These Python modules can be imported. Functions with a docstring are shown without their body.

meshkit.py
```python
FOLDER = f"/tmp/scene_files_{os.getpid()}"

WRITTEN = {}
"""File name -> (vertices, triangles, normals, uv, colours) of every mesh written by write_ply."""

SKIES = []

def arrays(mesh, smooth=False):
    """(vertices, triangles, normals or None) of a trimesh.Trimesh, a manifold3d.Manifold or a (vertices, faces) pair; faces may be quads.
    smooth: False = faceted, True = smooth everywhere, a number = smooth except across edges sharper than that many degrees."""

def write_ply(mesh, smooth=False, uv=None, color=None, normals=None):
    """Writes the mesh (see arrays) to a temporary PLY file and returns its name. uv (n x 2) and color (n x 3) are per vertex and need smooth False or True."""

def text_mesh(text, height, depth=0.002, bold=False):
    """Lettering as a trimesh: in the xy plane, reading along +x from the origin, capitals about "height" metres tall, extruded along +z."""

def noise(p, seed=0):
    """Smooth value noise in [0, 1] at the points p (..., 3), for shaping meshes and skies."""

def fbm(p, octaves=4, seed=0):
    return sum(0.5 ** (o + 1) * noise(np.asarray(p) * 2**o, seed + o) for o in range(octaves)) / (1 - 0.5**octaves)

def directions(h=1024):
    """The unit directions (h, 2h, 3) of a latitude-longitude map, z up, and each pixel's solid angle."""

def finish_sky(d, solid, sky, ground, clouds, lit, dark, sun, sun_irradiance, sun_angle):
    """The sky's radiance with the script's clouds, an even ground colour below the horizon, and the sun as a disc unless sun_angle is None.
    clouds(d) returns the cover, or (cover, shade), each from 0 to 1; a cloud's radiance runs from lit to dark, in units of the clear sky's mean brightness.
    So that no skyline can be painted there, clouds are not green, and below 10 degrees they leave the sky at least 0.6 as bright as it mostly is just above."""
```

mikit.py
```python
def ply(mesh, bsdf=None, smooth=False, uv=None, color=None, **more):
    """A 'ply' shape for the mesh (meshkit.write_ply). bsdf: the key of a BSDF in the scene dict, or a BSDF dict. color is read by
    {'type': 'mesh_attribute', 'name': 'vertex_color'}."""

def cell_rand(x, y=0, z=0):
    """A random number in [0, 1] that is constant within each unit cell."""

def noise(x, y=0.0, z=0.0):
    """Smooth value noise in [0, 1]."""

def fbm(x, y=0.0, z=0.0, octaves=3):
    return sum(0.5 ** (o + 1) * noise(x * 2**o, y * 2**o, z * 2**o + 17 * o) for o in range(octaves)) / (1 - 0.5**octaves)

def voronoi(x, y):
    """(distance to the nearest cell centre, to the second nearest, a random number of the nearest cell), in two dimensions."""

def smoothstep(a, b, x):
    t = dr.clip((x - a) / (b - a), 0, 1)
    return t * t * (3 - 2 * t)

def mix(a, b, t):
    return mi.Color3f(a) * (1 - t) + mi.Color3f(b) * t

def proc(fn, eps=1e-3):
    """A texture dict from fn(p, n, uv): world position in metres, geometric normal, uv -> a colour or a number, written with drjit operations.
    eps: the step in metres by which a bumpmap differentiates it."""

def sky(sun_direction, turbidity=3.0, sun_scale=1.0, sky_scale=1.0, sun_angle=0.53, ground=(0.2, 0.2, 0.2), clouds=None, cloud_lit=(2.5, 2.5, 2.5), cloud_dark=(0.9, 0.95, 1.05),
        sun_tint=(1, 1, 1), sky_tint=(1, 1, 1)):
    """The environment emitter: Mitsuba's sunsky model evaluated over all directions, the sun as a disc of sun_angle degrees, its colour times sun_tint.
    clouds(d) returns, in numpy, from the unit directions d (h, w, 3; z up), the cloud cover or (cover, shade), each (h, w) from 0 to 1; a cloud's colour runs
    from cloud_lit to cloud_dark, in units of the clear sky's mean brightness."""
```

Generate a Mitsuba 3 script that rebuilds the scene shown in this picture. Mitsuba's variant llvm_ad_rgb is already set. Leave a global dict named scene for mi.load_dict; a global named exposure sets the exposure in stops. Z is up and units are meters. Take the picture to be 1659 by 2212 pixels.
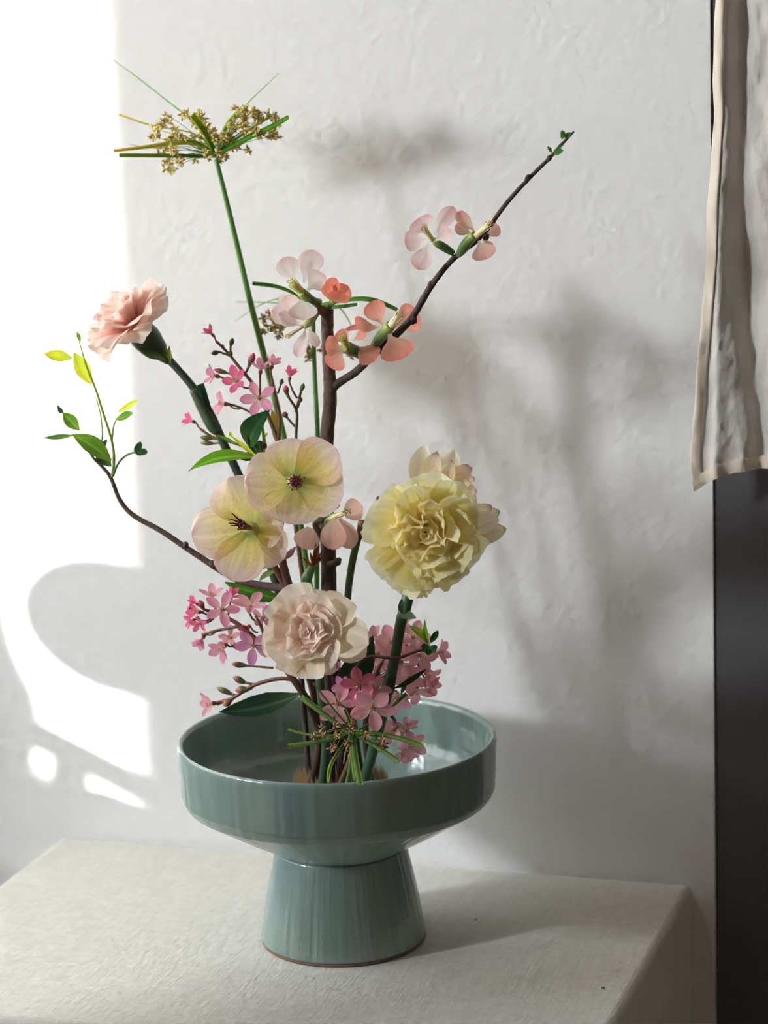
import math
import numpy as np
import trimesh
import mitsuba as mi
import drjit as dr
import mikit
from mikit import proc, noise, fbm, smoothstep, mix
import meshkit

# ------------------------------------------------------------------ camera, sky, sun, lit panes, exposure
W, H = 1659, 2212
T = mi.ScalarTransform4f
FPX = 5530.67
CAM = np.array([0.53098, -1.5293, 0.61771])
FWD = np.array([-0.30092, 0.9326, -0.19927])
RGT = np.array([0.95314, 0.30092, -0.03104])
DWN = np.array([0.03102, -0.19927, -0.97945])
scene, labels = {}, {}
exposure = 0.85
scene['camera'] = {
    'type': 'thinlens', 'fov': 17.0595, 'fov_axis': 'x', 'aperture_radius': 0.0085, 'focus_distance': 1.62,
    'near_clip': 0.05, 'far_clip': 60.0,
    'to_world': T().look_at(origin=CAM.tolist(), target=(CAM + FWD).tolist(), up=(-DWN).tolist())}
SUN_AZ, SUN_EL = math.radians(50), math.radians(12)
SUN_TO = np.array([-math.sin(SUN_AZ) * math.cos(SUN_EL), -math.cos(SUN_AZ) * math.cos(SUN_EL), math.sin(SUN_EL)])
def unseen_veil(d):
    n = meshkit.fbm(d * 3.0, 3, 4)
    return 0.92 + 0 * n, n  # even unseen cloud cover, keeps the sky light white
scene['sky'] = mikit.sky(SUN_TO.tolist(), turbidity=3.0, sun_scale=8.5, sky_scale=85.0, sun_angle=0.9, clouds=unseen_veil, cloud_lit=(0.54, 0.565, 0.60), cloud_dark=(0.41, 0.43, 0.465), ground=(0.25, 0.25, 0.24), sun_tint=(0.75, 1.1, 2.4))
PANE = (92.0, 98.0, 104.0)       # glow of the unseen frosted sash, casts the soft flower shadows
PANE_TOP = (2.0, 2.1, 2.2)      # weaker glow of the glass around it

# ------------------------------------------------------------------ helpers
def at(x, y, Y=None, Z=None):
    """The point of the room seen at pixel (x, y) of the photograph in the vertical plane Y (or the level plane Z)."""
    v = FWD + RGT * ((x - W / 2) / FPX) + DWN * ((y - H / 2) / FPX)
    s = (Y - CAM[1]) / v[1] if Y is not None else (Z - CAM[2]) / v[2]
    return CAM + s * v
def dirv(right, up, near):
    v = RGT * right - DWN * up - FWD * near
    return v / np.linalg.norm(v)
def unit(v):
    v = np.asarray(v, float)
    return v / max(np.linalg.norm(v), 1e-12)
def lin(c):
    c = np.asarray(c, float) / 255.0
    return np.where(c < 0.04045, c / 12.92, ((c + 0.055) / 1.055) ** 2.4)
PX = 1.63 / FPX                 # metres per pixel near the flowers
_count = {}
def key_for(name, parent=None):
    k = f'{parent}__{name}' if parent else name
    n = _count.get(k, 0)
    _count[k] = n + 1
    return k if n == 0 else f'{k}_{n:03d}'
def thing(name, label, category, group=None, kind=None):
    k = key_for(name)
    labels[k] = {'label': label, 'category': category}
    if group: labels[k]['group'] = group
    if kind: labels[k]['kind'] = kind
    return k
def put(name, mesh, bsdf, parent=None, smooth=True, label=None, kind=None, color=None, **more):
    k = key_for(name, parent) if parent or name not in labels else name
    scene[k] = mikit.ply(mesh, bsdf, smooth=smooth, color=color, **more)
    if label or kind:
        labels.setdefault(k, {})
        if label: labels[k]['label'] = label
        if kind: labels[k]['kind'] = kind
    return k
def box(x0, x1, y0, y1, z0, z1):
    m = trimesh.creation.box((x1 - x0, y1 - y0, z1 - z0))
    m.apply_translation(((x0 + x1) / 2, (y0 + y1) / 2, (z0 + z1) / 2))
    return m
def cat(ms):
    return trimesh.util.concatenate(ms)
def bevel_box(x0, x1, y0, y1, z0, z1, b=0.002):
    v = np.array([[x, y, z] for x in (x0, x1) for y in (y0, y1) for z in (z0, z1)])
    c = v.mean(0)
    s = np.sign(v - c)
    pts = np.vstack([v - s * b * np.array(o) for o in ((0, 1, 1), (1, 0, 1), (1, 1, 0))])
    return trimesh.convex.convex_hull(pts)
def bar(a, b, w, t, nrm):
    """A squared bar from a to b, w wide across nrm, t thick along it."""
    a, b = np.asarray(a, float), np.asarray(b, float)
    d = unit(b - a); n = unit(nrm - d * np.dot(nrm, d)); s = np.cross(d, n)
    pts = [p + s * sw * w / 2 + n * st * t / 2 for p in (a, b) for sw in (-1, 1) for st in (-1, 1)]
    return trimesh.convex.convex_hull(np.array(pts))
def lathe(profile, n=96, closed=False):
    """A surface of revolution about z from (r, z) pairs, listed so that the outside lies to their right going up."""
    p = np.array(profile, float)
    a = np.linspace(0, 2 * np.pi, n, endpoint=False)
    v = np.stack([p[:, 0, None] * np.cos(a), p[:, 0, None] * np.sin(a), np.repeat(p[:, 1, None], n, 1)], -1)
    m = len(p)
    i, j = np.meshgrid(np.arange(m - 1), np.arange(n), indexing='ij')
    q = np.stack([i * n + j, i * n + (j + 1) % n, (i + 1) * n + (j + 1) % n, (i + 1) * n + j], -1).reshape(-1, 4)
    return (v.reshape(-1, 3), np.vstack([q[:, [0, 1, 2]], q[:, [0, 2, 3]]]))
def tm(vf):
    return trimesh.Trimesh(vf[0], vf[1], process=False)
def spline(pts, n):
    """n points along a centripetal-like curve through pts (any number of columns)."""
    pts = np.asarray(pts, float)
    if len(pts) == 2:
        t = np.linspace(0, 1, n)[:, None]
        return pts[0] * (1 - t) + pts[1] * t
    seg = np.maximum(np.linalg.norm(np.diff(pts[:, :3], axis=0), axis=1), 1e-9) ** 0.5
    k = np.concatenate([[0], np.cumsum(seg)])
    from scipy.interpolate import PchipInterpolator, CubicSpline
    s = np.linspace(0, k[-1], n)
    out = np.stack([CubicSpline(k, pts[:, i], bc_type='natural')(s) for i in range(min(3, pts.shape[1]))], -1)
    if pts.shape[1] > 3:
        out = np.hstack([out, np.stack([PchipInterpolator(k, pts[:, i])(s) for i in range(3, pts.shape[1])], -1)])
    return out
def tube(pts, radii, sides=10, n=None, rough=0.0, seed=0, flat=1.0):
    """A tapered round stalk along pts, closed at both ends."""
    pts = np.asarray(pts, float)
    radii = np.broadcast_to(np.asarray(radii, float), (len(pts),))
    n = n or max(6, 6 * (len(pts) - 1))
    c = spline(np.hstack([pts, radii[:, None]]), n)
    p, r = c[:, :3], c[:, 3]
    d = np.gradient(p, axis=0)
    d /= np.linalg.norm(d, axis=1, keepdims=True) + 1e-12
    u = np.zeros_like(p)
    ref = np.cross(d[0], [0.31, -0.9, 0.2]); ref /= np.linalg.norm(ref)
    for i in range(n):
        ref = ref - d[i] * np.dot(ref, d[i]); ref /= np.linalg.norm(ref); u[i] = ref
    w = np.cross(d, u)
    a = np.linspace(0, 2 * np.pi, sides, endpoint=False)
    rr = np.repeat(r[:, None], sides, 1)
    if rough:
        q = np.stack([np.repeat(np.arange(n)[:, None] * 0.7, sides, 1), np.repeat(np.cos(a)[None] * 1.6, n, 0), np.repeat(np.sin(a)[None] * 1.6, n, 0)], -1)
        rr = rr * (1 + rough * (meshkit.fbm(q + seed * 13.7, 3, seed) - 0.5) * 2)
    v = p[:, None] + rr[..., None] * (np.cos(a)[None, :, None] * u[:, None] + flat * np.sin(a)[None, :, None] * w[:, None])
    v = np.vstack([v.reshape(-1, 3), p[0], p[-1]])
    i, j = np.meshgrid(np.arange(n - 1), np.arange(sides), indexing='ij')
    q = np.stack([i * sides + j, i * sides + (j + 1) % sides, (i + 1) * sides + (j + 1) % sides, (i + 1) * sides + j], -1).reshape(-1, 4)
    k = np.arange(sides)
    f = np.vstack([q[:, [0, 1, 2]], q[:, [0, 2, 3]],
                   np.stack([np.full(sides, n * sides), (k + 1) % sides, k], -1),
                   np.stack([np.full(sides, n * sides + 1), (n - 1) * sides + k, (n - 1) * sides + (k + 1) % sides], -1)])
    return trimesh.Trimesh(v, f, process=False)
def P(pts):
    """Pixels with depth (x, y, Y[, radius in px]) as (points, radii in metres)."""
    q = np.array([at(a[0], a[1], a[2]) for a in pts])
    r = np.array([(a[3] if len(a) > 3 else 2) * PX for a in pts])
    return q, r

# ------------------------------------------------------------------ materials
def rgbtex(c): return {'type': 'rgb', 'value': [float(x) for x in c]}
def principled(color, rough=0.6, spec=0.4, **kw):
    return {'type': 'twosided', 'b': {'type': 'principled', 'base_color': color if isinstance(color, dict) else rgbtex(color), 'roughness': rough, 'specular': spec, **kw}}
VC = {'type': 'mesh_attribute', 'name': 'vertex_color'}
def wall_relief(p, n, uv):
    return fbm(p[0] * 240, 0, p[2] * 190, 2)
def wall_col(p, n, uv):
    return mix((0.80, 0.79, 0.775), (0.84, 0.835, 0.825), noise(p[0] * 7, p[1] * 7, p[2] * 7))
scene['m_wall'] = {'type': 'bumpmap', 'arbitrary': proc(wall_relief, eps=1.5e-3), 'scale': 0.00045, 'b': principled(proc(wall_col), 0.85, 0.2)}
scene['m_unseen_paint'] = principled((0.36, 0.315, 0.26), 0.6, 0.3)  # unseen room surfaces, brownish to warm and weaken the bounced light
scene['m_dim_paint'] = principled((0.17, 0.14, 0.11), 0.7, 0.3)  # unseen walls, darkened to hold back bounce on the right and front
scene['m_door'] = principled((0.098, 0.094, 0.098), 0.75, 0.25)
def plank_col(p, n, uv):
    g = fbm(p[0] * 4, p[1] * 60, p[2] * 4, 3)
    return mix((0.14, 0.10, 0.07), (0.22, 0.16, 0.11), g)
scene['m_plank'] = principled(proc(plank_col), 0.6, 0.3)
def weave(p, n, uv):
    a = noise(p[0] * 1500, p[1] * 110, p[2] * 110)
    b = noise(p[0] * 110, p[1] * 1500, p[2] * 1500)
    return 0.5 * (a + b) + 0.6 * noise(p[0] * 330, p[1] * 330, p[2] * 330)
def linen_col(p, n, uv):
    t = noise(p[0] * 1100, p[1] * 70, p[2] * 70) + noise(p[0] * 70, p[1] * 1100, p[2] * 1100)
    return mix((0.585, 0.56, 0.50), (0.695, 0.67, 0.61), dr.clip(t * 0.5 + (noise(p[0] * 260, p[1] * 260, p[2] * 260) - 0.5) * 0.5, 0, 1))
scene['m_tablecloth'] = {'type': 'bumpmap', 'arbitrary': proc(weave, eps=3e-4), 'scale': 0.0005, 'b': principled(proc(linen_col), 0.95, 0.1, sheen=0.3)}
def hanging_relief(p, n, uv):
    return fbm(p[0] * 110, p[1] * 40, p[2] * 70, 3) + 0.10 * noise(p[0] * 900, p[1] * 100, p[2] * 900)
scene['m_hanging'] = {'type': 'bumpmap', 'arbitrary': proc(hanging_relief, eps=8e-4), 'scale': 0.0034, 'b': principled((0.62, 0.585, 0.55), 0.95, 0.1, sheen=0.3)}
scene['m_hem'] = {'type': 'bumpmap', 'arbitrary': proc(hanging_relief, eps=8e-4), 'scale': 0.0016, 'b': principled((0.66, 0.58, 0.48), 0.95, 0.1, sheen=0.3)}
def glaze_col(p, n, uv):
    a = dr.atan2(p[1], p[0])
    st = fbm(dr.cos(a) * 9, dr.sin(a) * 9, p[2] * 5, 3)
    fine = noise(dr.cos(a) * 34, dr.sin(a) * 34, p[2] * 14)
    c = mix((0.148, 0.212, 0.185), (0.182, 0.254, 0.222), smoothstep(0.25, 0.75, st * 0.7 + fine * 0.3))
    c = mix(c, (0.146, 0.210, 0.222), smoothstep(0.5, 0.75, fbm(p[0] * 26 + 3, p[1] * 26, p[2] * 16 + 5, 2)) * 0.7)
    sp = smoothstep(0.80, 0.86, noise(p[0] * 900, p[1] * 900, p[2] * 900))
    return mix(c, (0.12, 0.13, 0.10), sp * 0.25)
def glaze_relief(p, n, uv):
    a = dr.atan2(p[1], p[0])
    return fbm(dr.cos(a) * 16, dr.sin(a) * 16, p[2] * 9, 2) + 0.12 * fbm(p[0] * 240, p[1] * 240, p[2] * 240, 2)
scene['m_glaze'] = {'type': 'bumpmap', 'arbitrary': proc(glaze_relief, eps=8e-4), 'scale': 0.0008,
                    'b': principled(proc(glaze_col), 0.16, 0.6, clearcoat=1.0, clearcoat_gloss=0.97)}
scene['m_clay'] = principled((0.20, 0.125, 0.085), 0.75, 0.2)
scene['m_water'] = {'type': 'thindielectric', 'int_ior': 1.33}
def brass_col(p, n, uv):
    return mix((0.30, 0.19, 0.09), (0.46, 0.33, 0.17), fbm(p[0] * 220, p[1] * 220, p[2] * 220, 2))
scene['m_brass'] = principled(proc(brass_col), 0.5, 0.5, metallic=0.25)
scene['m_wood_stand'] = principled((0.35, 0.22, 0.12), 0.55, 0.3)
scene['m_pottery'] = principled((0.55, 0.50, 0.44), 0.5, 0.4)
scene['m_petal'] = {'type': 'principledthin', 'base_color': VC, 'roughness': 0.6, 'diff_trans': 1.0, 'eta': 1.3, 'sheen': 0.2}
scene['m_petal_sheer'] = {'type': 'principledthin', 'base_color': VC, 'roughness': 0.6, 'diff_trans': 1.3, 'eta': 1.3, 'sheen': 0.2}
scene['m_leaf'] = {'type': 'principledthin', 'base_color': VC, 'roughness': 0.38, 'diff_trans': 0.75, 'eta': 1.45}
scene['m_stem'] = principled(VC, 0.42, 0.45)
scene['m_bark'] = {'type': 'bumpmap', 'arbitrary': proc(lambda p, n, uv: fbm(p[0] * 500, p[1] * 500, p[2] * 160, 3), eps=4e-4), 'scale': 0.0012, 'b': principled(VC, 0.7, 0.3)}

# ------------------------------------------------------------------ the room
WY = 0.156                       # face of the back wall
XE = 0.2212                      # its right end, where the doorway starts
XL, XR, YF, ZF, ZC = -1.2, 1.35, -3.4, -0.72, 1.75
def struct(name, mesh, m, label=None, smooth=False):
    k = put(name, mesh, m, None, smooth=smooth)
    labels[k] = {'kind': 'structure', **({'label': label} if label else {})}
    return k
struct('floor', box(XL - 0.1, XR + 0.1, YF - 0.1, 1.3, ZF - 0.08, ZF), 'm_plank')
struct('ceiling', box(XL - 0.1, XR + 0.1, YF - 0.1, 1.3, ZC, ZC + 0.08), 'm_unseen_paint')
struct('wall_back', box(XL - 0.1, XE, WY, WY + 0.11, ZF, ZC), 'm_wall', 'white painted wall with a fine pebbled relief behind the table')
struct('wall_right', box(XR, XR + 0.1, YF - 0.1, 1.3, ZF, ZC), 'm_dim_paint')
struct('wall_front', box(XL - 0.1, XR + 0.1, YF - 0.1, YF, ZF, ZC), 'm_dim_paint')
struct('door_1', cat([bevel_box(XE + 0.0001, XR, WY + 0.0012, WY + 0.11, ZF, ZC), ]), 'm_door', 'plain dark grey door panel beside the wall')
# unseen left wall, its two sashes placed to light wall, flowers and table
CLR = (-0.758, 0.135)            # open clear sash: y range
FRO = (-1.33, -0.99)             # frosted sash
ZW = (0.30, 1.55)
def wall_with_holes(x0, x1, holes):
    ys = sorted({YF, 1.3, *[h[0] for h in holes], *[h[1] for h in holes]})
    out = []
    for a, b in zip(ys[:-1], ys[1:]):
        h = next((h for h in holes if h[0] <= a and b <= h[1]), None)
        if h is None: out.append(box(x0, x1, a, b, ZF, ZC))
        else: out += [box(x0, x1, a, b, ZF, h[2]), box(x0, x1, a, b, h[3], ZC)]
    return cat(out)
struct('wall_left', wall_with_holes(XL - 0.10, XL, [(*CLR, *ZW), (*FRO, *ZW)]), 'm_unseen_paint')
def frame(y0, y1, z0, z1, w=0.03):
    x0, x1 = XL - 0.08, XL - 0.04
    return cat([box(x0, x1, y0, y0 + w, z0, z1), box(x0, x1, y1 - w, y1, z0, z1), box(x0, x1, y0 + w, y1 - w, z0, z0 + w), box(x0, x1, y0 + w, y1 - w, z1 - w, z1)])
w1 = struct('unseen_window_1', frame(FRO[0], FRO[1], *ZW, w=0.012), 'm_unseen_paint', 'unseen frosted window sash, its glow placed to cast the soft flower shadows')
def glow_pane(y0, y1, z0, z1, radiance):
    v = np.array([[XL - 0.06, y0, z0], [XL - 0.06, y1, z0], [XL - 0.06, y1, z1], [XL - 0.06, y0, z1]])
    return (v, np.array([[0, 1, 2], [0, 2, 3]])), {'type': 'area', 'radiance': rgbtex(radiance)}
m_, e_ = glow_pane(-1.27, -1.05, 0.65, 0.89, PANE)  # area light in the unseen sash, sized for soft wall shadows
put('glow_pane', m_, 'm_unseen_paint', w1, smooth=False, emitter=e_)
for y0, y1, z0, z1 in ((FRO[0] + 0.01, FRO[1] - 0.01, 0.89, ZW[1] - 0.01), (FRO[0] + 0.01, FRO[1] - 0.01, ZW[0] + 0.01, 0.65), (FRO[0] + 0.01, -1.27, 0.65, 0.89), (-1.05, FRO[1] - 0.01, 0.65, 0.89)):
    m_, e_ = glow_pane(y0, y1, z0, z1, PANE_TOP)
    put('glow_pane', m_, 'm_unseen_paint', w1, smooth=False, emitter=e_)
struct('unseen_window_2', frame(CLR[0], CLR[1], *ZW, w=0.010), 'm_unseen_paint', 'unseen open window sash at the left, letting sun and sky in')  # out of view, placed so sun and sky reach the left wall and table

# ------------------------------------------------------------------ out-of-view things placed to shade the wall, bowl and table front
def back_to_sun(x, z, y):
    """From a point (x, z) of the wall's face back along the sun's rays to the plane y."""
    s = (WY - y) / -SUN_TO[1]
    return np.array([x, WY, z]) + SUN_TO * s
YB = -0.20
side_top = 0.108
st = thing('unseen_side_table', 'low wooden side table out of view at the left, carrying the shadow casting things', 'side table')  # out of view, holds the shadow casters up to height
put('tabletop', bevel_box(-1.05, -0.50, -0.36, -0.06, side_top - 0.02, side_top), 'm_wood_stand', st, smooth=False)
for x in (-1.03, -0.54):
    for y in (-0.34, -0.10):
        put('leg', bevel_box(x, x + 0.03, y, y + 0.03, ZF, side_top - 0.02), 'm_wood_stand', st, smooth=False)
ea = thing('unseen_easel', 'small wooden easel out of view, its bars placed to cast slanted wall shadows', 'easel')  # out of view, bars laid out from the slanted shadows they cast
def wb(a, b): return back_to_sun(*a, YB), back_to_sun(*b, YB)
bn = np.array([0, -1.0, 0])
put('crossbar', bar(*wb((-0.345, 0.101), (-0.150, 0.015)), 0.017, 0.012, bn), 'm_wood_stand', ea, smooth=False)
put('leg', bar(*wb((-0.2655, 0.064), (-0.273, -0.01)), 0.015, 0.012, bn), 'm_wood_stand', ea, smooth=False)
put('bottom_rail', bar(*wb((-0.36, 0.0085), (-0.12, 0.0085)), 0.036, 0.012, bn), 'm_wood_stand', ea, smooth=False)
pc = back_to_sun(-0.222, 0.164, YB + 0.012)
disc = tm(lathe([(0, -0.004), (0.03, -0.004), (0.048, 0.0), (0.0485, 0.002), (0.046, 0.003), (0.03, 0.0), (0, 0.0)], 64))
disc.apply_transform(trimesh.geometry.align_vectors([0, 0, 1], SUN_TO))
disc.apply_translation(pc)
pl = thing('unseen_plate', 'small round dish out of view on the easel, placed to cast a round wall shadow', 'unseen_plate')  # unseen disc, set where its shadow rounds off the sun patch
put('unseen_plate', disc, 'm_pottery')
fv = thing('unseen_vase', 'tall stoneware vessel out of view on the side table, profiled to shade the left wall', 'unseen_vase')  # unseen, its outline follows the edge of shade at the far left
vx = back_to_sun(-0.472, 0.0, YB - 0.03)
prof = [(0, 0), (0.06, 0), (0.09, 0.03), (0.106, 0.07), (0.112, 0.10), (0.1145, 0.12), (0.1165, 0.145), (0.1155, 0.156), (0.110, 0.171), (0.105, 0.19), (0.1005, 0.224), (0.09, 0.26), (0.07, 0.30), (0.04, 0.33), (0.045, 0.36), (0.04, 0.36), (0.034, 0.33), (0, 0.3)]
vm = tm(lathe(prof, 64)); vm.apply_translation((vx[0], YB - 0.03, side_top))
put('unseen_vase', vm, 'm_pottery')

ch = thing('unseen_chair', 'wooden seat with a solid back, out of view, placed to shade the bowl foot and table front', 'unseen_chair')  # unseen, its back keeps window light off bowl foot and table front
cc_, ca_, cd_ = np.array([-0.395, -0.615, 0.0]), np.array([0.68, -0.735, 0.0]), np.array([-0.735, -0.68, 0.0])
up_ = np.array([0, 0, 1.0])
put('backrest', bar(cc_ - ca_ * 0.15 + up_ * 0.25, cc_ + ca_ * 0.15 + up_ * 0.25, 0.22, 0.016, cd_), 'm_wood_stand', ch, smooth=False)
put('seat', bar(cc_ + cd_ * 0.20 - ca_ * 0.18 - up_ * 0.27, cc_ + cd_ * 0.20 + ca_ * 0.18 - up_ * 0.27, 0.36, 0.025, up_), 'm_wood_stand', ch, smooth=False)
for k, (a, d, zt) in enumerate(((-0.14, 0.0, 0.30), (0.14, 0.0, 0.30), (-0.15, 0.35, -0.275), (0.15, 0.35, -0.275))):
    p_ = cc_ + ca_ * a + cd_ * (d + (0.008 if k < 2 else 0))
    put('leg', bar(p_ + up_ * ZF, p_ + up_ * zt, 0.032, 0.032, cd_), 'm_wood_stand', ch, smooth=False)

# ------------------------------------------------------------------ linen tablecloth
TX0, TX1, TY0, TY1 = -0.2765, 0.2065, -0.178, 0.1535
def cloth_z(x, y):
    q = np.stack([x * 9, y * 9, 0 * x], -1)
    z = (meshkit.fbm(q, 3, 3) - 0.5) * 0.0016
    band = np.exp(-((y + 0.13) / 0.055) ** 2) * np.clip((0.09 - x) / 0.12, 0, 1)
    z = z + band * 0.0010 * (meshkit.noise(np.stack([x * 7, y * 150 + 3 * np.sin(x * 16), 0 * x], -1), 5) - 0.5)
    return z
RC = 0.006
def tablecloth():
    nx, ny = 200, 150
    xs, ys = np.linspace(TX0 + RC, TX1 - RC, nx), np.linspace(TY0 + RC, TY1 - RC, ny)
    X, Y = np.meshgrid(xs, ys, indexing='ij')
    fade = np.clip(np.minimum.reduce([X - xs[0], xs[-1] - X, Y - ys[0], ys[-1] - Y]) / 0.02, 0, 1)
    flat = np.clip((np.hypot(X, Y) - 0.057) / 0.02, 0, 1)
    Z = cloth_z(X, Y) * fade * flat - 0.0002
    v = np.stack([X, Y, Z], -1).reshape(-1, 3)
    i, j = np.meshgrid(np.arange(nx - 1), np.arange(ny - 1), indexing='ij')
    q = np.stack([i * ny + j, (i + 1) * ny + j, (i + 1) * ny + j + 1, i * ny + j + 1], -1).reshape(-1, 4)
    # the overhang: round the top's outline, then over the rounded edge and down
    n = 120
    def side(a, b, k): return np.stack([np.linspace(a[0], b[0], k, endpoint=False), np.linspace(a[1], b[1], k, endpoint=False)], -1)
    cs = [(xs[0], ys[0]), (xs[-1], ys[0]), (xs[-1], ys[-1]), (xs[0], ys[-1])]
    out, nr = [], []
    base_n = [(0, -1), (1, 0), (0, 1), (-1, 0)]
    for k in range(4):
        pts = side(cs[k], cs[(k + 1) % 4], n)
        out.append(pts); nr.append(np.repeat([base_n[k]], n, 0))
        c = cs[(k + 1) % 4]
        a0 = math.atan2(base_n[k][1], base_n[k][0])
        for t in np.linspace(0, 1, 9)[1:-1]:
            a = a0 + t * math.pi / 2
            out.append(np.array([c])); nr.append(np.array([[math.cos(a), math.sin(a)]]))
    out, nr = np.vstack(out), np.vstack(nr).astype(float)
    rows = [(0, 0)] + [(RC * math.sin(t), -RC * (1 - math.cos(t))) for t in np.linspace(0.3, math.pi / 2, 5)] + [(RC, -h) for h in np.linspace(0.012, 0.42, 40)]
    corner = np.clip(np.minimum.reduce([np.abs(nr[:, 0]), np.abs(nr[:, 1])]) * 2.2, 0, 1)
    s = np.arange(len(out))
    V = []
    for o, z in rows:
        depth = max(0.0, -z - 0.006)
        fl = 1 - math.exp(-depth / 0.035)
        near_wall = (out[:, 1] > TY1 - 0.02) & (nr[:, 1] > 0.3)
        wave = 0.005 * fl * (meshkit.noise(np.stack([out[:, 0] * 22, out[:, 1] * 22, 0 * s + z * 1.2], -1), 9) - 0.35)
        push = o + wave + 0.022 * corner * fl
        off = nr * push[:, None]
        off[:, 1] = np.minimum(off[:, 1], WY - 0.0015 - out[:, 1])
        V.append(np.stack([out[:, 0] + off[:, 0], out[:, 1] + off[:, 1], np.full(len(out), z - 0.0002)], -1))
    V = np.array(V); m, k = V.shape[:2]
    i, j = np.meshgrid(np.arange(m - 1), np.arange(k), indexing='ij')
    q2 = np.stack([i * k + j, (i + 1) * k + j, (i + 1) * k + (j + 1) % k, i * k + (j + 1) % k], -1).reshape(-1, 4)
    return (v, q), (V.reshape(-1, 3), q2)
tc = thing('tablecloth', 'off-white woven linen cloth covering the table under the green bowl', 'tablecloth')
top_, hang_ = tablecloth()
put('top', top_, 'm_tablecloth', tc)
put('overhang', hang_, 'm_tablecloth', tc)

# ------------------------------------------------------------------ celadon pedestal bowl
bw = thing('pedestal_bowl', 'glossy celadon green ceramic bowl on a flared pedestal foot', 'bowl')
def rounded(profile, n=6):
    """Rounds the inner corners of a profile; each point may carry a radius."""
    out = []
    for i, q in enumerate(profile):
        r = q[2] if len(q) > 2 else 0
        p = np.array(q[:2])
        if r == 0 or i in (0, len(profile) - 1): out.append(p); continue
        a, b = np.array(profile[i - 1][:2]), np.array(profile[i + 1][:2])
        da, db = unit(a - p), unit(b - p)
        A, B = p + da * min(r, np.linalg.norm(a - p) * 0.49), p + db * min(r, np.linalg.norm(b - p) * 0.49)
        for t in np.linspace(0, 1, n): out.append((1 - t) ** 2 * A + 2 * t * (1 - t) * p + t * t * B)
    return np.array(out)
ZR = 0.1402
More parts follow.
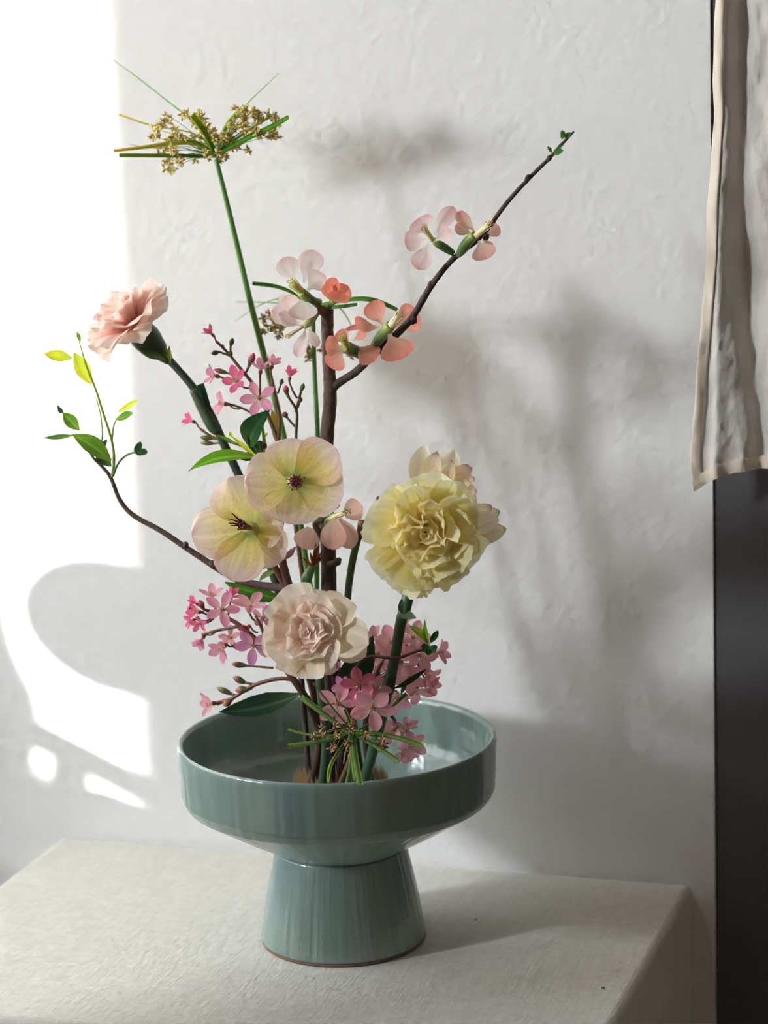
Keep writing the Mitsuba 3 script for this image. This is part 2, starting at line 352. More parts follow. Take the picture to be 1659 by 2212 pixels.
basin = rounded([(0.0, 0.0646), (0.0425, 0.0646, 0.001), (0.0450, 0.0665, 0.003), (0.0655, 0.0775, 0.01), (0.1002, 0.0985, 0.002), (0.1032, 0.1035, 0.0025), (0.1049, 0.1365, 0.003),
                 (0.1037, ZR, 0.003), (0.1006, 0.1388, 0.003), (0.0990, 0.130, 0.006), (0.0978, 0.108, 0.008), (0.0895, 0.0985, 0.012), (0.045, 0.0895, 0.02), (0.0, 0.0885)])
put('basin', lathe(basin, 160), 'm_glaze', bw)
foot = rounded([(0.0, 0.0012), (0.0530, 0.0012, 0.0006), (0.0551, 0.0028, 0.001), (0.0546, 0.0065, 0.003), (0.0500, 0.034, 0.01), (0.0437, 0.0640, 0.0008), (0.0425, 0.0648, 0.0004), (0.0, 0.0648)])
put('pedestal', lathe(foot, 128), 'm_glaze', bw)
put('foot_ring', lathe(rounded([(0.0, 0.0), (0.0542, 0.0, 0.001), (0.0550, 0.0015, 0.0005), (0.0540, 0.0022), (0, 0.0022)]), 128), 'm_clay', bw, label='bare brown clay foot ring')
wt = thing('water', 'shallow still water inside the green bowl', 'water', kind='stuff')
wa = np.linspace(0, 2 * np.pi, 96, endpoint=False)
ZW_ = 0.1085
wr = 0.0977
put('water', (np.vstack([np.stack([wr * np.cos(wa), wr * np.sin(wa), 0 * wa + ZW_], -1), [[0, 0, ZW_]]]), np.stack([np.arange(96), (np.arange(96) + 1) % 96, np.full(96, 96)], -1)), 'm_water', smooth=False)
# ------------------------------------------------------------------ plant helpers
def PW(pts):
    """Stalk points: (x, y, Y, radius px) seen in the photograph, or ('w', X, Y, Z, radius px) in the room."""
    q, r = [], []
    for a in pts:
        if a[0] == 'w': q.append(np.array(a[1:4], float)); r.append(a[4] * PX)
        else: q.append(at(a[0], a[1], a[2])); r.append(a[3] * PX)
    return np.array(q), np.array(r)
def ramp(stops, u):
    k = [s[0] for s in stops]
    c = np.array([s[1] for s in stops], float)
    return np.stack([np.interp(u, k, c[:, i]) for i in range(3)], -1)
def tint(v, c, amt, seed=0, freq=300):
    """Mottles sRGB colours c at the points v."""
    n = meshkit.fbm(np.asarray(v) * freq + seed * 3.1, 3, seed) - 0.5
    return lin(np.clip(c * (1 + amt * 2 * n[..., None]), 0, 255))
def stalk(name, parent, pts, c0, c1, mat='m_stem', sides=10, n=None, rough=0.0, seed=0, amt=0.15, label=None, flat=1.0, stops=None):
    q, r = PW(pts)
    m = tube(q, r, sides, n, rough, seed, flat)
    d = np.linalg.norm(m.vertices[:, None] - q[None, [0, -1]], axis=2)
    t = d[:, 0] / (d[:, 0] + d[:, 1])
    return put(name, m, mat, parent, smooth=True, color=tint(m.vertices, ramp(stops or [(0, c0), (1, c1)], t), amt, seed), label=label)
PROFILES = {
    'obovate': ([0, .06, .2, .4, .58, .74, .86, .94, .985, 1], [.16, .20, .46, .84, 1, .98, .82, .58, .28, 0]),
    'claw': ([0, .1, .2, .35, .55, .72, .86, .94, .985, 1], [.10, .13, .24, .62, .95, 1, .84, .58, .28, 0]),
    'oval': ([0, .05, .15, .3, .5, .68, .82, .92, .98, 1], [.1, .30, .62, .90, 1, .93, .72, .47, .22, 0]),
    'ovate': ([0, .06, .15, .3, .5, .7, .85, .95, 1], [.12, .45, .75, 1, .95, .68, .38, .14, 0]),
    'lance': ([0, .05, .2, .4, .6, .8, .92, 1], [.12, .2, .62, .97, .95, .6, .26, 0]),
    'strap': ([0, .1, .3, .7, .92, 1], [.55, .7, .95, 1, .98, .95]),
    'thread': ([0, .5, 1], [1, .75, .35]),
    'fan': ([0, .1, .3, .5, .7, .85, 1], [.14, .2, .42, .68, .88, .98, 1]),
    'ell': ([0, .08, .25, .5, .72, .87, .96, 1], [.12, .34, .78, 1, .86, .58, .28, 0]),
    'broad': ([0, .05, .15, .3, .5, .7, .83, .92, .98, 1], [.3, .36, .55, .82, 1, .98, .82, .58, .28, 0]),
}
def sheet(base, tip, width, nrm, prof='obovate', cup=0.1, bow=0.0, fold=0.0, ruffle=0.0, rn=2.0, serr=0.0, teeth=9, arc=0.0, nu=12, nv=9, seed=0, twist=0.0):
    """A petal or leaf from base to tip; nrm is the side it shows. Returns vertices, faces and the (u, v) of each vertex."""
    base, tip = np.asarray(base, float), np.asarray(tip, float)
    rs = np.random.RandomState(seed)
    a = tip - base; L = np.linalg.norm(a); a = a / L
    n = unit(nrm - a * np.dot(nrm, a)); c = np.cross(a, n)
    u = 1 - (1 - np.linspace(0, 1, nu)) ** 1.5
    v = np.linspace(-1, 1, nv)
    U, V = np.meshgrid(u, v, indexing='ij')
    hw = np.interp(U, *PROFILES[prof]) * width / 2
    ph = rs.uniform(0, 6.28, 3)
    tri = np.abs(((V * teeth + ph[0]) % 2) - 1) - 0.5
    al = U * L - arc * L * V ** 2 * U + serr * L * tri * np.clip((U - 0.75) / 0.25, 0, 1) ** 1.5
    up = L * bow * 4 * U * (1 - U) + cup * hw * V ** 2 + fold * hw * np.abs(V) \
        + ruffle * L * U ** 1.4 * (np.sin(np.pi * rn * V + ph[1]) * 0.7 + np.sin(np.pi * rn * 1.9 * V + ph[2] + 2 * U) * 0.4)
    up = up + 0.02 * L * (meshkit.noise(np.stack([U * 3, V * 2, 0 * U + seed * 1.7], -1), seed) - 0.5) * U
    ang = twist * U
    cc = c[None, None] * np.cos(ang)[..., None] + n[None, None] * np.sin(ang)[..., None]
    pts = base + a * al[..., None] + cc * (hw * V)[..., None] + n * up[..., None]
    i, j = np.meshgrid(np.arange(nu - 1), np.arange(nv - 1), indexing='ij')
    q = np.stack([i * nv + j, (i + 1) * nv + j, (i + 1) * nv + j + 1, i * nv + j + 1], -1).reshape(-1, 4)
    f = np.vstack([q[:, [0, 1, 2]], q[:, [0, 2, 3]]])
    return pts.reshape(-1, 3), f, U.ravel(), V.ravel()
def petal_colors(pts, U, V, stops, edge=None, vein=0.05, seed=0):
    c = ramp(stops, U)
    if vein >= .10: c = c + 26 * (np.abs(V) < .12)[:, None]
    if edge is not None:
        k = np.clip((np.abs(V) - 0.35) / 0.65, 0, 1)[:, None] * np.clip(U * 1.6, 0, 1)[:, None]
        c = c * (1 - k) + np.asarray(edge, float) * k
    st = meshkit.noise(np.stack([V * 9 + seed, U * 2, 0 * U], -1), seed + 3) - 0.5
    return lin(np.clip(c * (1 + vein * 2 * st[:, None]), 0, 255))
def petal(name, parent, base, tip, width, nrm, stops, mat='m_petal', edge=None, vein=0.05, seed=0, label=None, **kw):
    pts, f, U, V = sheet(base, tip, width, nrm, seed=seed, **kw)
    return put(name, (pts, f), mat, parent, smooth=True, color=petal_colors(pts, U, V, stops, edge, vein, seed), label=label)
def pxpetal(name, parent, Y0, spec, stops, nr=(0, 0), seed=0, **kw):
    """spec: base x, y, tip x, y, width px, base depth, tip depth added to Y0 (metres, minus is nearer the camera)."""
    bx, by, tx, ty, w, db, dt = spec[:7]
    b, t = at(bx, by, Y0 + db), at(tx, ty, Y0 + dt)
    return petal(name, parent, b, t, w * PX, dirv(nr[0], nr[1], 1), stops, seed=seed, **kw)
def strip(name, parent, pts, c0, c1, mat='m_leaf', nrm=None, keel=0.35, cut=True, label=None, seed=0):
    """A long narrow blade along pts (x, y, Y, half width px), keeled along its middle."""
    q, r = PW(pts)
    n = 8 * (len(q) - 1)
    c = spline(np.hstack([q, r[:, None]]), n)
    p, h = c[:, :3], c[:, 3]
    d = np.gradient(p, axis=0); d /= np.linalg.norm(d, axis=1, keepdims=True)
    nr = dirv(0.1, 0.3, 1) if nrm is None else np.asarray(nrm, float)
    nn = nr - d * (d @ nr)[:, None]; nn /= np.linalg.norm(nn, axis=1, keepdims=True)
    s = np.cross(d, nn)
    th = 0.10 * h
    v = np.stack([p - s * h[:, None] + nn * (keel * h)[:, None], p + nn * th[:, None], p + s * h[:, None] + nn * (keel * h)[:, None], p - nn * th[:, None]], 1)
    V = v.reshape(-1, 3)
    i, j = np.meshgrid(np.arange(n - 1), np.arange(4), indexing='ij')
    qd = np.stack([i * 4 + j, (i + 1) * 4 + j, (i + 1) * 4 + (j + 1) % 4, i * 4 + (j + 1) % 4], -1).reshape(-1, 4)
    f = np.vstack([qd[:, [0, 1, 2]], qd[:, [0, 2, 3]], [[0, 1, 2], [0, 2, 3]], [[4 * n - 4, 4 * n - 2, 4 * n - 3], [4 * n - 4, 4 * n - 1, 4 * n - 2]]])
    t = np.repeat(np.linspace(0, 1, n), 4)
    return put(name, (V, f), mat, parent, smooth=35 if False else True, color=tint(V, ramp([(0, c0), (1, c1)], t), 0.12, seed), label=label)
def blob(p, r, k=1):
    m = trimesh.creation.icosphere(subdivisions=k, radius=r); m.apply_translation(p); return m
def stamens(name, parent, base, tip, spread, n, cf, ca, seed=0, r=0.00022, ra=0.00055, label=None, core=None):
    """A bundle of filaments from base towards tip with small anthers at their ends."""
    rs = np.random.RandomState(seed)
    base, tip = np.asarray(base, float), np.asarray(tip, float)
    ax = tip - base; L = np.linalg.norm(ax); ax = ax / L
    e1 = unit(np.cross(ax, [0.3, 0.5, 0.8])); e2 = np.cross(ax, e1)
    ms, cs = [], []
    for i in range(n):
        a = i * 2.39996; k = math.sqrt((i + 0.5) / n)
        o = (e1 * math.cos(a) + e2 * math.sin(a)) * spread * k
        ln = L * rs.uniform(0.8, 1.05)
        p0 = base + o * 0.35; p1 = base + o * 0.8 + ax * ln * 0.55; p2 = base + o * rs.uniform(0.9, 1.25) + ax * ln
        m = tube([p0, p1, p2], [r * 1.3, r, r * 0.8], 5, 5)
        b = blob(p2, ra * rs.uniform(0.8, 1.2), 0 if ra < 0.0008 else 1)
        ms += [m, b]; cs += [np.repeat([cf], len(m.vertices), 0), np.repeat([ca], len(b.vertices), 0)]
    if core:
        m = tube([base - ax * L * 0.05, base + ax * L * 0.45, base + ax * L * 0.82], [spread * 0.75, spread * 0.75, spread * 0.5], 10, 8)
        ms.append(m); cs.append(np.repeat([core], len(m.vertices), 0))
    m = cat(ms)
    return put(name, m, 'm_stem', parent, smooth=True, color=lin(np.vstack(cs)), label=label)

# ------------------------------------------------------------------ pink-blossomed sprays
PK_LIGHT = [(0, (238, 205, 205)), (0.3, (238, 172, 192)), (0.75, (240, 165, 196)), (1, (234, 142, 184))]
PK_DEEP = [(0, (240, 190, 190)), (0.3, (238, 130, 162)), (0.8, (236, 112, 160)), (1, (226, 92, 150))]
PK_SALMON = [(0, (238, 205, 195)), (0.3, (240, 180, 186)), (0.8, (240, 172, 188)), (1, (232, 148, 174))]
TWIG, TWIG2 = (92, 66, 50), (112, 84, 52)
def frame_of(axis, rot):
    e1 = np.cross(axis, [0.13, 0.21, 0.97]); e1 = unit(e1); e2 = np.cross(axis, e1)
    a = math.radians(rot)
    return e1 * math.cos(a) + e2 * math.sin(a), -e1 * math.sin(a) + e2 * math.cos(a)
def small_blossom(parent, x, y, Y, R, face, rot=0, open_=80, cols=PK_LIGHT, seed=0, stem=None, wid=0.52):
    rs = np.random.RandomState(seed + 1000)
    c = at(x, y, Y); ax = dirv(*face); R = R * PX
    e1, e2 = frame_of(ax, rot)
    back = c - ax * R * 0.34
    pts = [back, c - ax * R * 0.10, c + ax * R * 0.02]
    m = tube(pts, [R * 0.07, R * 0.15, R * 0.12], 8, 7)
    k = put('blossom', m, 'm_stem', parent, smooth=True, color=tint(m.vertices, np.repeat([(134, 82, 62)], len(m.vertices), 0), 0.2, seed))
    for i in range(5):
        a = i * 2 * math.pi / 5 + rs.uniform(-0.16, 0.16)
        th = math.radians(open_ + rs.uniform(-14, 10))
        rad = e1 * math.cos(a) + e2 * math.sin(a)
        d = rad * math.sin(th) + ax * math.cos(th)
        n = -rad * math.cos(th) + ax * math.sin(th)
        L = R * rs.uniform(0.9, 1.06)
        petal('petal', k, c + d * R * 0.10, c + d * L, R * wid * rs.uniform(0.9, 1.1), n + e2 * rs.uniform(-0.25, 0.25), cols, prof='ell', cup=rs.uniform(0.15, 0.5),
              bow=rs.uniform(-0.07, 0.03), nu=8, nv=6, seed=seed * 7 + i, vein=0.04)
    stamens('stamens', k, c, c + ax * R * 0.36, R * 0.17, 9, (232, 196, 170), (176, 120, 62), seed, r=0.00016, ra=0.00036)
    if stem is not None:
        stalk('pedicel', k, [('w', *at(*stem), 2.4)] + [('w', *(at(*stem) * 0.45 + back * 0.55 - np.array([0, 0, 0.0015])), 2.2), ('w', *back, R / PX * 0.075)], TWIG, (140, 92, 66), sides=6, n=8)
    return k
def bud(parent, b, t, r, c0, c1, stem=None, seed=0, name='bud'):
    B, E = at(*b), at(*t)
    d = E - B
    m = tube([B, B + d * 0.25, B + d * 0.55, B + d * 0.85, E], np.array([0.35, 0.75, 1.0, 0.6, 0.08]) * r * PX, 8, 12)
    t_ = np.clip(((m.vertices - B) @ d) / (d @ d), 0, 1)
    k = put(name, m, 'm_stem', parent, smooth=True, color=tint(m.vertices, ramp([(0, c0), (0.4, c0), (0.7, c1), (1, c1)], t_), 0.15, seed))
    if stem is not None:
        stalk('pedicel', k, [('w', *at(*stem), 2.2), ('w', *B, max(2.0, r * 0.4))], TWIG, c0, sides=6, n=6)
    return k
GB, PB = (88, 92, 54), (196, 70, 104)

# --- upper left spray
sa = thing('hawthorn_spray', 'pink blossom spray with open buds left of the tall sedge stem', 'flower spray', 'pink blossom sprays')
ya = 0.02
stalk('stem', sa, [('w', -0.014, 0.018, 0.098, 7), (690, 1480, 0.016, 6), (650, 1220, 0.02, 5.5), (620, 1010, ya, 5), (598, 945, ya, 5), (578, 895, ya, 4.5), (552, 838, ya, 4), (516, 792, ya, 3.6), (492, 762, ya, 3.2), (468, 738, ya, 3)], (78, 58, 46), (104, 84, 50), 'm_stem', 8)
stalk('twig', sa, [(600, 955, ya, 4), (604, 905, ya, 4), (596, 862, ya, 3.5), (588, 832, ya - .004, 3)], TWIG, TWIG2, sides=7)
stalk('twig', sa, [(640, 985, ya, 3.5), (640, 925, ya, 3.5), (640, 886, ya, 3.2), (626, 862, ya, 2.8), (620, 845, ya, 2.6)], (84, 66, 46), (90, 88, 56), sides=7)
stalk('twig', sa, [(639, 890, ya, 3.2), (646, 862, ya, 3), (650, 846, ya, 2.6)], (84, 66, 46), TWIG2, sides=7)
stalk('twig', sa, [(598, 975, ya, 4), (540, 968, ya, 3.6), (492, 953, ya, 3.2), (462, 945, ya, 3), (432, 926, ya, 3)], TWIG, (120, 84, 56), sides=7)
stalk('twig', sa, [(560, 905, ya, 3), (528, 884, ya, 2.6), (492, 872, ya, 2.6)], TWIG, TWIG2, sides=7)
for i, a in enumerate([
        (458, 722, ya, 26, (-.75, .75, .35), 20, 38, PK_DEEP, (472, 742, ya)),
        (466, 812, ya + .004, 34, (-.95, .2, .4), 60, 55, PK_LIGHT, (516, 815, ya)),
        (512, 824, ya - .008, 38, (-.35, .25, .9), 15, 62, PK_DEEP, (540, 838, ya)),
        (563, 800, ya, 32, (.15, .95, .35), 0, 50, PK_LIGHT, (562, 850, ya)),
        (588, 790, ya + .006, 30, (.35, .9, .3), 40, 45, PK_SALMON, (590, 840, ya)),
        (560, 860, ya - .014, 44, (-.25, .1, 1), 12, 82, PK_LIGHT, (580, 890, ya)),
        (626, 815, ya - .002, 27, (.15, .95, .3), 10, 36, PK_DEEP, (642, 860, ya)),
        (484, 872, ya + .006, 36, (-.8, .1, .5), 30, 62, PK_SALMON, (520, 882, ya)),
        (416, 910, ya, 27, (-.9, .35, .4), 35, 46, PK_DEEP, (440, 930, ya))]):
    small_blossom(sa, *a[:8], seed=i + 1, stem=a[8])
for i, (b, t, r, c1, s) in enumerate([((498, 748, ya), (503, 730, ya), 6, GB, (498, 766, ya)), ((474, 760, ya), (456, 764, ya), 6, GB, (494, 768, ya)), ((484, 752, ya), (476, 744, ya), 4.5, GB, (494, 768, ya)),
        ((500, 772, ya), (497, 756, ya), 5, GB, (508, 782, ya)), ((538, 790, ya), (549, 762, ya), 8, PB, (528, 812, ya)), ((492, 806, ya), (462, 798, ya), 6, (150, 50, 70), (512, 812, ya)),
        ((619, 852, ya), (617, 832, ya), 7, PB, (626, 862, ya)), ((650, 846, ya), (656, 828, ya), 5.5, GB, (646, 862, ya)), ((620, 902, ya), (612, 890, ya), 7, (150, 60, 80), (640, 925, ya)),
        ((606, 832, ya), (610, 818, ya), 5, GB, (600, 850, ya)), ((460, 948, ya), (432, 944, ya), 6, GB, (480, 951, ya)), ((462, 958, ya), (432, 956, ya), 6, (120, 122, 60), (486, 955, ya)),
        ((647, 870, ya), (651, 858, ya), 5, (110, 80, 60), (644, 880, ya))]):
    bud(sa, b, t, r, GB, c1, s, i)
pxpetal('leaf', sa, ya + .008, (602, 968, 586, 882, 26, 0, 0), [(0, (140, 110, 44)), (1, (176, 150, 60))], nr=(.5, .2), mat='m_leaf', prof='lance', fold=.3, seed=4)

# --- middle left spray with the low side branch
sb = thing('hawthorn_spray', 'pink blossom spray left of the beige carnation, its dark leaf hanging over the rim', 'flower spray', 'pink blossom sprays')
yb = -0.02
stalk('stem', sb, [('w', -0.020, -0.006, 0.098, 9), (690, 1590, -0.012, 9), (668, 1520, -.014, 8.5), (640, 1476, yb, 8), (600, 1425, yb, 6.5), (556, 1384, yb, 5.5), (520, 1352, yb, 5), (494, 1336, yb, 4.5), (470, 1322, yb, 4)], (58, 40, 38), (110, 72, 50), 'm_stem', 9)
stalk('twig', sb, [(632, 1468, yb, 5), (606, 1466, yb, 4.5), (566, 1474, yb, 4.5), (530, 1490, yb, 4.2), (506, 1506, yb, 4), (468, 1519, yb, 5)], (84, 58, 46), (130, 62, 44), sides=8)
stalk('twig', sb, [(590, 1443, yb, 2.6), (556, 1440, yb, 2.4), (534, 1438, yb, 2.4)], TWIG, TWIG2, sides=6)
stalk('twig', sb, [(560, 1388, yb, 4), (530, 1386, yb - .004, 3.6), (500, 1396, yb - .006, 3)], TWIG, TWIG2, sides=7)
stalk('twig', sb, [(580, 1404, yb, 4), (566, 1360, yb - .004, 3.6), (552, 1330, yb - .006, 3)], TWIG, TWIG2, sides=7)
stalk('twig', sb, [(520, 1352, yb, 4), (470, 1362, yb, 3.6), (436, 1370, yb, 3)], TWIG, (150, 110, 70), sides=7)
for i, a in enumerate([
        (428, 1322, yb - .004, 30, (-.8, .1, .6), 10, 48, PK_DEEP, (470, 1324, yb)),
        (416, 1340, yb, 26, (-.9, -.2, .5), 50, 50, PK_DEEP, (456, 1336, yb)),
        (424, 1304, yb, 22, (-.7, .6, .4), 30, 30, PK_DEEP, (462, 1322, yb)),
        (432, 1346, yb - .006, 24, (-.3, -.3, .9), 0, 62, PK_DEEP, (462, 1336, yb)),
        (480, 1316, yb - .010, 44, (.15, .35, .95), 40, 80, PK_LIGHT, (492, 1342, yb)),
        (458, 1290, yb, 34, (-.1, .9, .45), 10, 58, PK_SALMON, (474, 1324, yb)),
        (540, 1310, yb - .008, 44, (.1, .75, .55), 24, 72, PK_SALMON, (550, 1340, yb)),
        (438, 1378, yb, 32, (-.55, -.8, .3), 0, 45, PK_LIGHT, (466, 1364, yb)),
        (482, 1398, yb - .006, 38, (-.5, -.6, .65), 30, 60, PK_LIGHT, (506, 1394, yb)),
        (498, 1378, yb + .004, 30, (-.4, .3, .8), 70, 75, PK_SALMON, (512, 1390, yb)),
        (548, 1394, yb - .010, 46, (-.2, -.2, .95), 18, 78, [(0, (236, 200, 210)), (0.4, (226, 158, 196)), (1, (214, 132, 186))], (562, 1392, yb)),
        (536, 1354, yb + .004, 28, (-.3, -.3, .8), 0, 40, [(0, (240, 120, 130)), (1, (238, 92, 124))], (556, 1366, yb)),
        (568, 1336, yb + .008, 34, (.3, .4, .8), 50, 70, PK_LIGHT, (566, 1360, yb)),
        (500, 1290, yb + .006, 26, (.3, .8, .5), 0, 50, PK_DEEP, (492, 1330, yb)),
        (458, 1520, yb, 36, (-.85, -.15, .5), 14, 62, PK_SALMON, (474, 1518, yb))]):
    small_blossom(sb, *a[:8], seed=i + 21, stem=a[8])
for i, (b, t, r, c1, s) in enumerate([((534, 1438, yb), (500, 1434, yb), 7, (150, 76, 76), (545, 1439, yb)), ((530, 1475, yb), (503, 1462, yb), 8, (140, 96, 80), (556, 1480, yb)),
        ((502, 1500, yb), (468, 1485, yb), 7, (112, 104, 60), (514, 1503, yb)), ((538, 1489, yb), (508, 1491, yb), 9, (176, 96, 92), (545, 1487, yb)), ((530, 1400, yb), (502, 1396, yb), 7, (70, 78, 52), (548, 1390, yb)),
        ((500, 1512, yb), (482, 1524, yb), 9, (180, 130, 66), (508, 1506, yb)), ((440, 1316, yb), (430, 1296, yb), 7, (176, 66, 90), (458, 1320, yb)), ((418, 1318, yb), (404, 1310, yb), 8, (206, 70, 116), (440, 1322, yb))]):
    bud(sb, b, t, r, (120, 84, 52) if i > 4 else GB, c1, s, i + 30)
pxpetal('leaf', sb, -.04, (648, 1499, 474, 1538, 58, .012, -.004), [(0, (70, 92, 62)), (.4, (40, 62, 46)), (1, (44, 70, 50))], nr=(.15, .75), mat='m_leaf', prof='lance', fold=.25, bow=-.10, ruffle=.012, rn=3, serr=0, nu=22, nv=9, seed=8, vein=.12, label='large dark green leaf')
pxpetal('leaf', sb, .0, (616, 1296, 486, 1258, 44, 0, -.004), [(0, (60, 92, 38)), (.6, (72, 120, 34)), (1, (84, 132, 36))], nr=(.0, .8), mat='m_leaf', prof='lance', fold=-.2, bow=-.04, ruffle=.02, nu=16, seed=9, vein=.15, label='mottled green leaf')

# --- right hand spray behind the yellow carnation's stem
sc_ = thing('hawthorn_spray', 'dense dusty pink blossom spray behind the stem of the yellow carnation', 'flower spray', 'pink blossom sprays')
yc = 0.006
stalk('stem', sc_, [('w', 0.022, 0.006, 0.098, 7), (790, 1590, 0.004, 7), (800, 1500, yc, 6.5), (818, 1440, yc, 6), (846, 1408, yc, 5), (880, 1394, yc, 4)], (60, 44, 38), (110, 76, 60), 'm_stem', 8)
stalk('twig', sc_, [(806, 1480, yc, 5), (840, 1452, yc, 4), (880, 1440, yc, 3.5), (920, 1424, yc, 3)], TWIG, TWIG2, sides=7)
stalk('twig', sc_, [(800, 1500, yc, 4), (840, 1540, yc, 4), (862, 1570, yc, 3.5), (870, 1590, yc, 3)], TWIG, TWIG2, sides=7)
DUST = [(0, (238, 212, 204)), (0.3, (234, 182, 186)), (0.8, (230, 170, 182)), (1, (222, 148, 168))]
for i, a in enumerate([
        (846, 1388, yc - .004, 44, (-.05, .25, .95), 8, 78), (892, 1376, yc, 42, (.2, .35, .9), 30, 76), (812, 1376, yc + .006, 30, (-.4, .6, .7), 20, 60), (818, 1412, yc + .008, 34, (-.3, .2, .9), 50, 72),
        (866, 1430, yc - .002, 42, (.1, .0, 1), 12, 80), (906, 1416, yc - .004, 42, (.3, .1, .9), 44, 74), (946, 1410, yc + .004, 36, (.8, .15, .5), 10, 62), (836, 1448, yc + .004, 34, (-.2, -.2, .9), 0, 70),
        (884, 1462, yc - .006, 42, (.15, -.35, .9), 26, 74), (922, 1456, yc, 34, (.5, -.5, .7), 8, 62), (900, 1488, yc - .002, 42, (.2, -.75, .65), 36, 66), (858, 1504, yc - .004, 40, (-.1, -.6, .8), 14, 62),
        (930, 1478, yc + .004, 28, (.6, -.4, .7), 50, 60), (800, 1446, yc + .01, 34, (-.4, .1, .9), 24, 66), (872, 1348, yc + .006, 26, (.1, .9, .4), 0, 52), (862, 1400, yc + .01, 36, (0, .4, .9), 40, 76),
        (852, 1576, yc + .002, 34, (-.3, -.1, .9), 22, 56), (880, 1574, yc - .014, 32, (.1, .9, .45), 6, 60), (886, 1606, yc - .016, 40, (.35, -.2, .9), 16, 70), (872, 1622, yc - .006, 36, (.0, -.8, .6), 44, 60), (836, 1590, yc + .006, 26, (-.3, -.2, .9), 0, 48)]):
    stem = [(846, 1412, yc), (880, 1440, yc), (900, 1430, yc), (860, 1568, yc), (812, 1460, yc)]
    s = min(stem, key=lambda q: (q[0] - a[0]) ** 2 + (q[1] - a[1]) ** 2)
    small_blossom(sc_, *a, DUST if i % 3 else PK_SALMON, seed=i + 51, stem=s, wid=0.62)
pxpetal('leaf', sc_, -.025, (742, 1480, 806, 1372, 72, .004, .002), [(0, (52, 74, 48)), (.5, (38, 58, 40)), (1, (46, 70, 46))], nr=(.5, .2), mat='m_leaf', prof='ovate', fold=.2, bow=.06, nu=16, seed=12, vein=.1, label='dark oval leaf')
pxpetal('leaf', sc_, yc, (808, 1500, 816, 1436, 20, 0, 0), [(0, (70, 90, 56)), (1, (84, 104, 66))], nr=(.6, .2), mat='m_leaf', prof='lance', fold=.3, seed=13)
pxpetal('leaf', sc_, yc - .012, (866, 1500, 876, 1470, 12, 0, 0), [(0, (70, 90, 56)), (1, (84, 104, 66))], nr=(.6, .2), mat='m_leaf', prof='lance', fold=.3, seed=14)

# --- front centre spray
sd = thing('hawthorn_spray', 'small pink blossom spray at the front centre above the short sedge head', 'flower spray', 'pink blossom sprays')
yd = -0.045
stalk('stem', sd, [('w', 0.0, -0.018, 0.098, 7), (762, 1620, -.03, 6.5), (764, 1560, yd + .01, 6), (766, 1510, yd + .008, 5), (768, 1495, yd + .006, 4)], (70, 54, 44), (150, 110, 60), 'm_stem', 8)
CORE = [(0, (238, 190, 190)), (0.25, (236, 140, 160)), (0.8, (232, 132, 168)), (1, (222, 112, 152))]
for i, a in enumerate([
        (730, 1520, yd, 48, (-.1, .15, 1), -20, 82, PK_SALMON), (777, 1480, yd + .004, 44, (-.15, .3, .95), 10, 72, CORE), (806, 1530, yd - .008, 54, (.1, -.05, 1), 30, 80, PK_SALMON),
        (746, 1486, yd + .014, 32, (-.6, .1, .7), 24, 58, [(0, (236, 190, 205)), (1, (222, 130, 180))]), (728, 1442, yd + .022, 32, (-.3, .2, .8), 0, 42, [(0, (220, 160, 170)), (1, (206, 130, 160))]), (814, 1490, yd + .004, 32, (.4, .3, .8), 40, 66, DUST)]):
    small_blossom(sd, *a, seed=i + 81, stem=(766, 1530, yd + .008), wid=0.62)
bud(sd, (774, 1520, yd - .004), (774, 1497, yd - .008), 9, (190, 120, 130), (226, 130, 160), (766, 1540, yd + .006), 90)
bud(sd, (774, 1532, yd), (772, 1552, yd - .006), 8, (206, 110, 160), (214, 110, 176), (768, 1520, yd + .006), 91)
pxpetal('leaf', sd, yd + .004, (763, 1560, 764, 1498, 14, 0, 0), [(0, (110, 100, 50)), (1, (170, 120, 60))], nr=(.5, 0), mat='m_leaf', prof='lance', fold=.3, seed=15)

# ------------------------------------------------------------------ flowering quince branch
qb = thing('quince_branch', 'dark woody quince branch with pale pink and coral blossoms, reaching far up to the right', 'branch')
BK0, BK1 = (58, 46, 42), (84, 66, 58)
stalk('branch', qb, [('w', 0.004, 0.008, 0.098, 19), (722, 1480, .010, 18.5), (711, 1300, .014, 17.5), (709, 1190, .016, 17), (705, 1080, .02, 16), (706, 950, .024, 15.5), (713, 860, .028, 15), (711, 800, .03, 14), (707, 715, .032, 13.5), (707, 668, .033, 14)], BK0, (92, 72, 64), 'm_bark', 16, 90, .10, 3, .25)
stalk('side_branch', qb, [(712, 846, .029, 11), (730, 828, .028, 9.5), (765, 806, .025, 8.5), (805, 768, .022, 8.5), (850, 728, .02, 8.2), (890, 686, .02, 7.6), (920, 636, .02, 7), (950, 592, .02, 6.4), (985, 554, .021, 6), (1020, 528, .022, 5.2), (1052, 496, .023, 5), (1084, 452, .023, 4.8), (1112, 418, .023, 4.6), (1148, 380, .023, 4.4), (1190, 338, .023, 3.8), (1215, 310, .023, 3.2), (1240, 284, .023, 2)],
      BK0, (74, 58, 50), 'm_bark', 10, 130, .12, 4, .2)
stalk('spur', qb, [(712, 1218, .010, 9), (724, 1217, .006, 8), (731, 1212, .004, 9), (735, 1214, .004, 6)], BK0, BK1, 'm_bark', 9, 12, .25, 5, .2)
stalk('spur', qb, [(704, 676, .03, 12), (692, 668, .028, 10), (682, 662, .026, 7), (676, 654, .026, 4)], BK1, (120, 82, 54), 'm_bark', 9, 12, .2, 6, .2)
stalk('spur', qb, [(706, 1180, .006, 8), (690, 1150, .004, 7), (680, 1132, .004, 6), (700, 1125, .002, 5)], BK0, BK1, 'm_bark', 9, 16, .2, 7, .2)
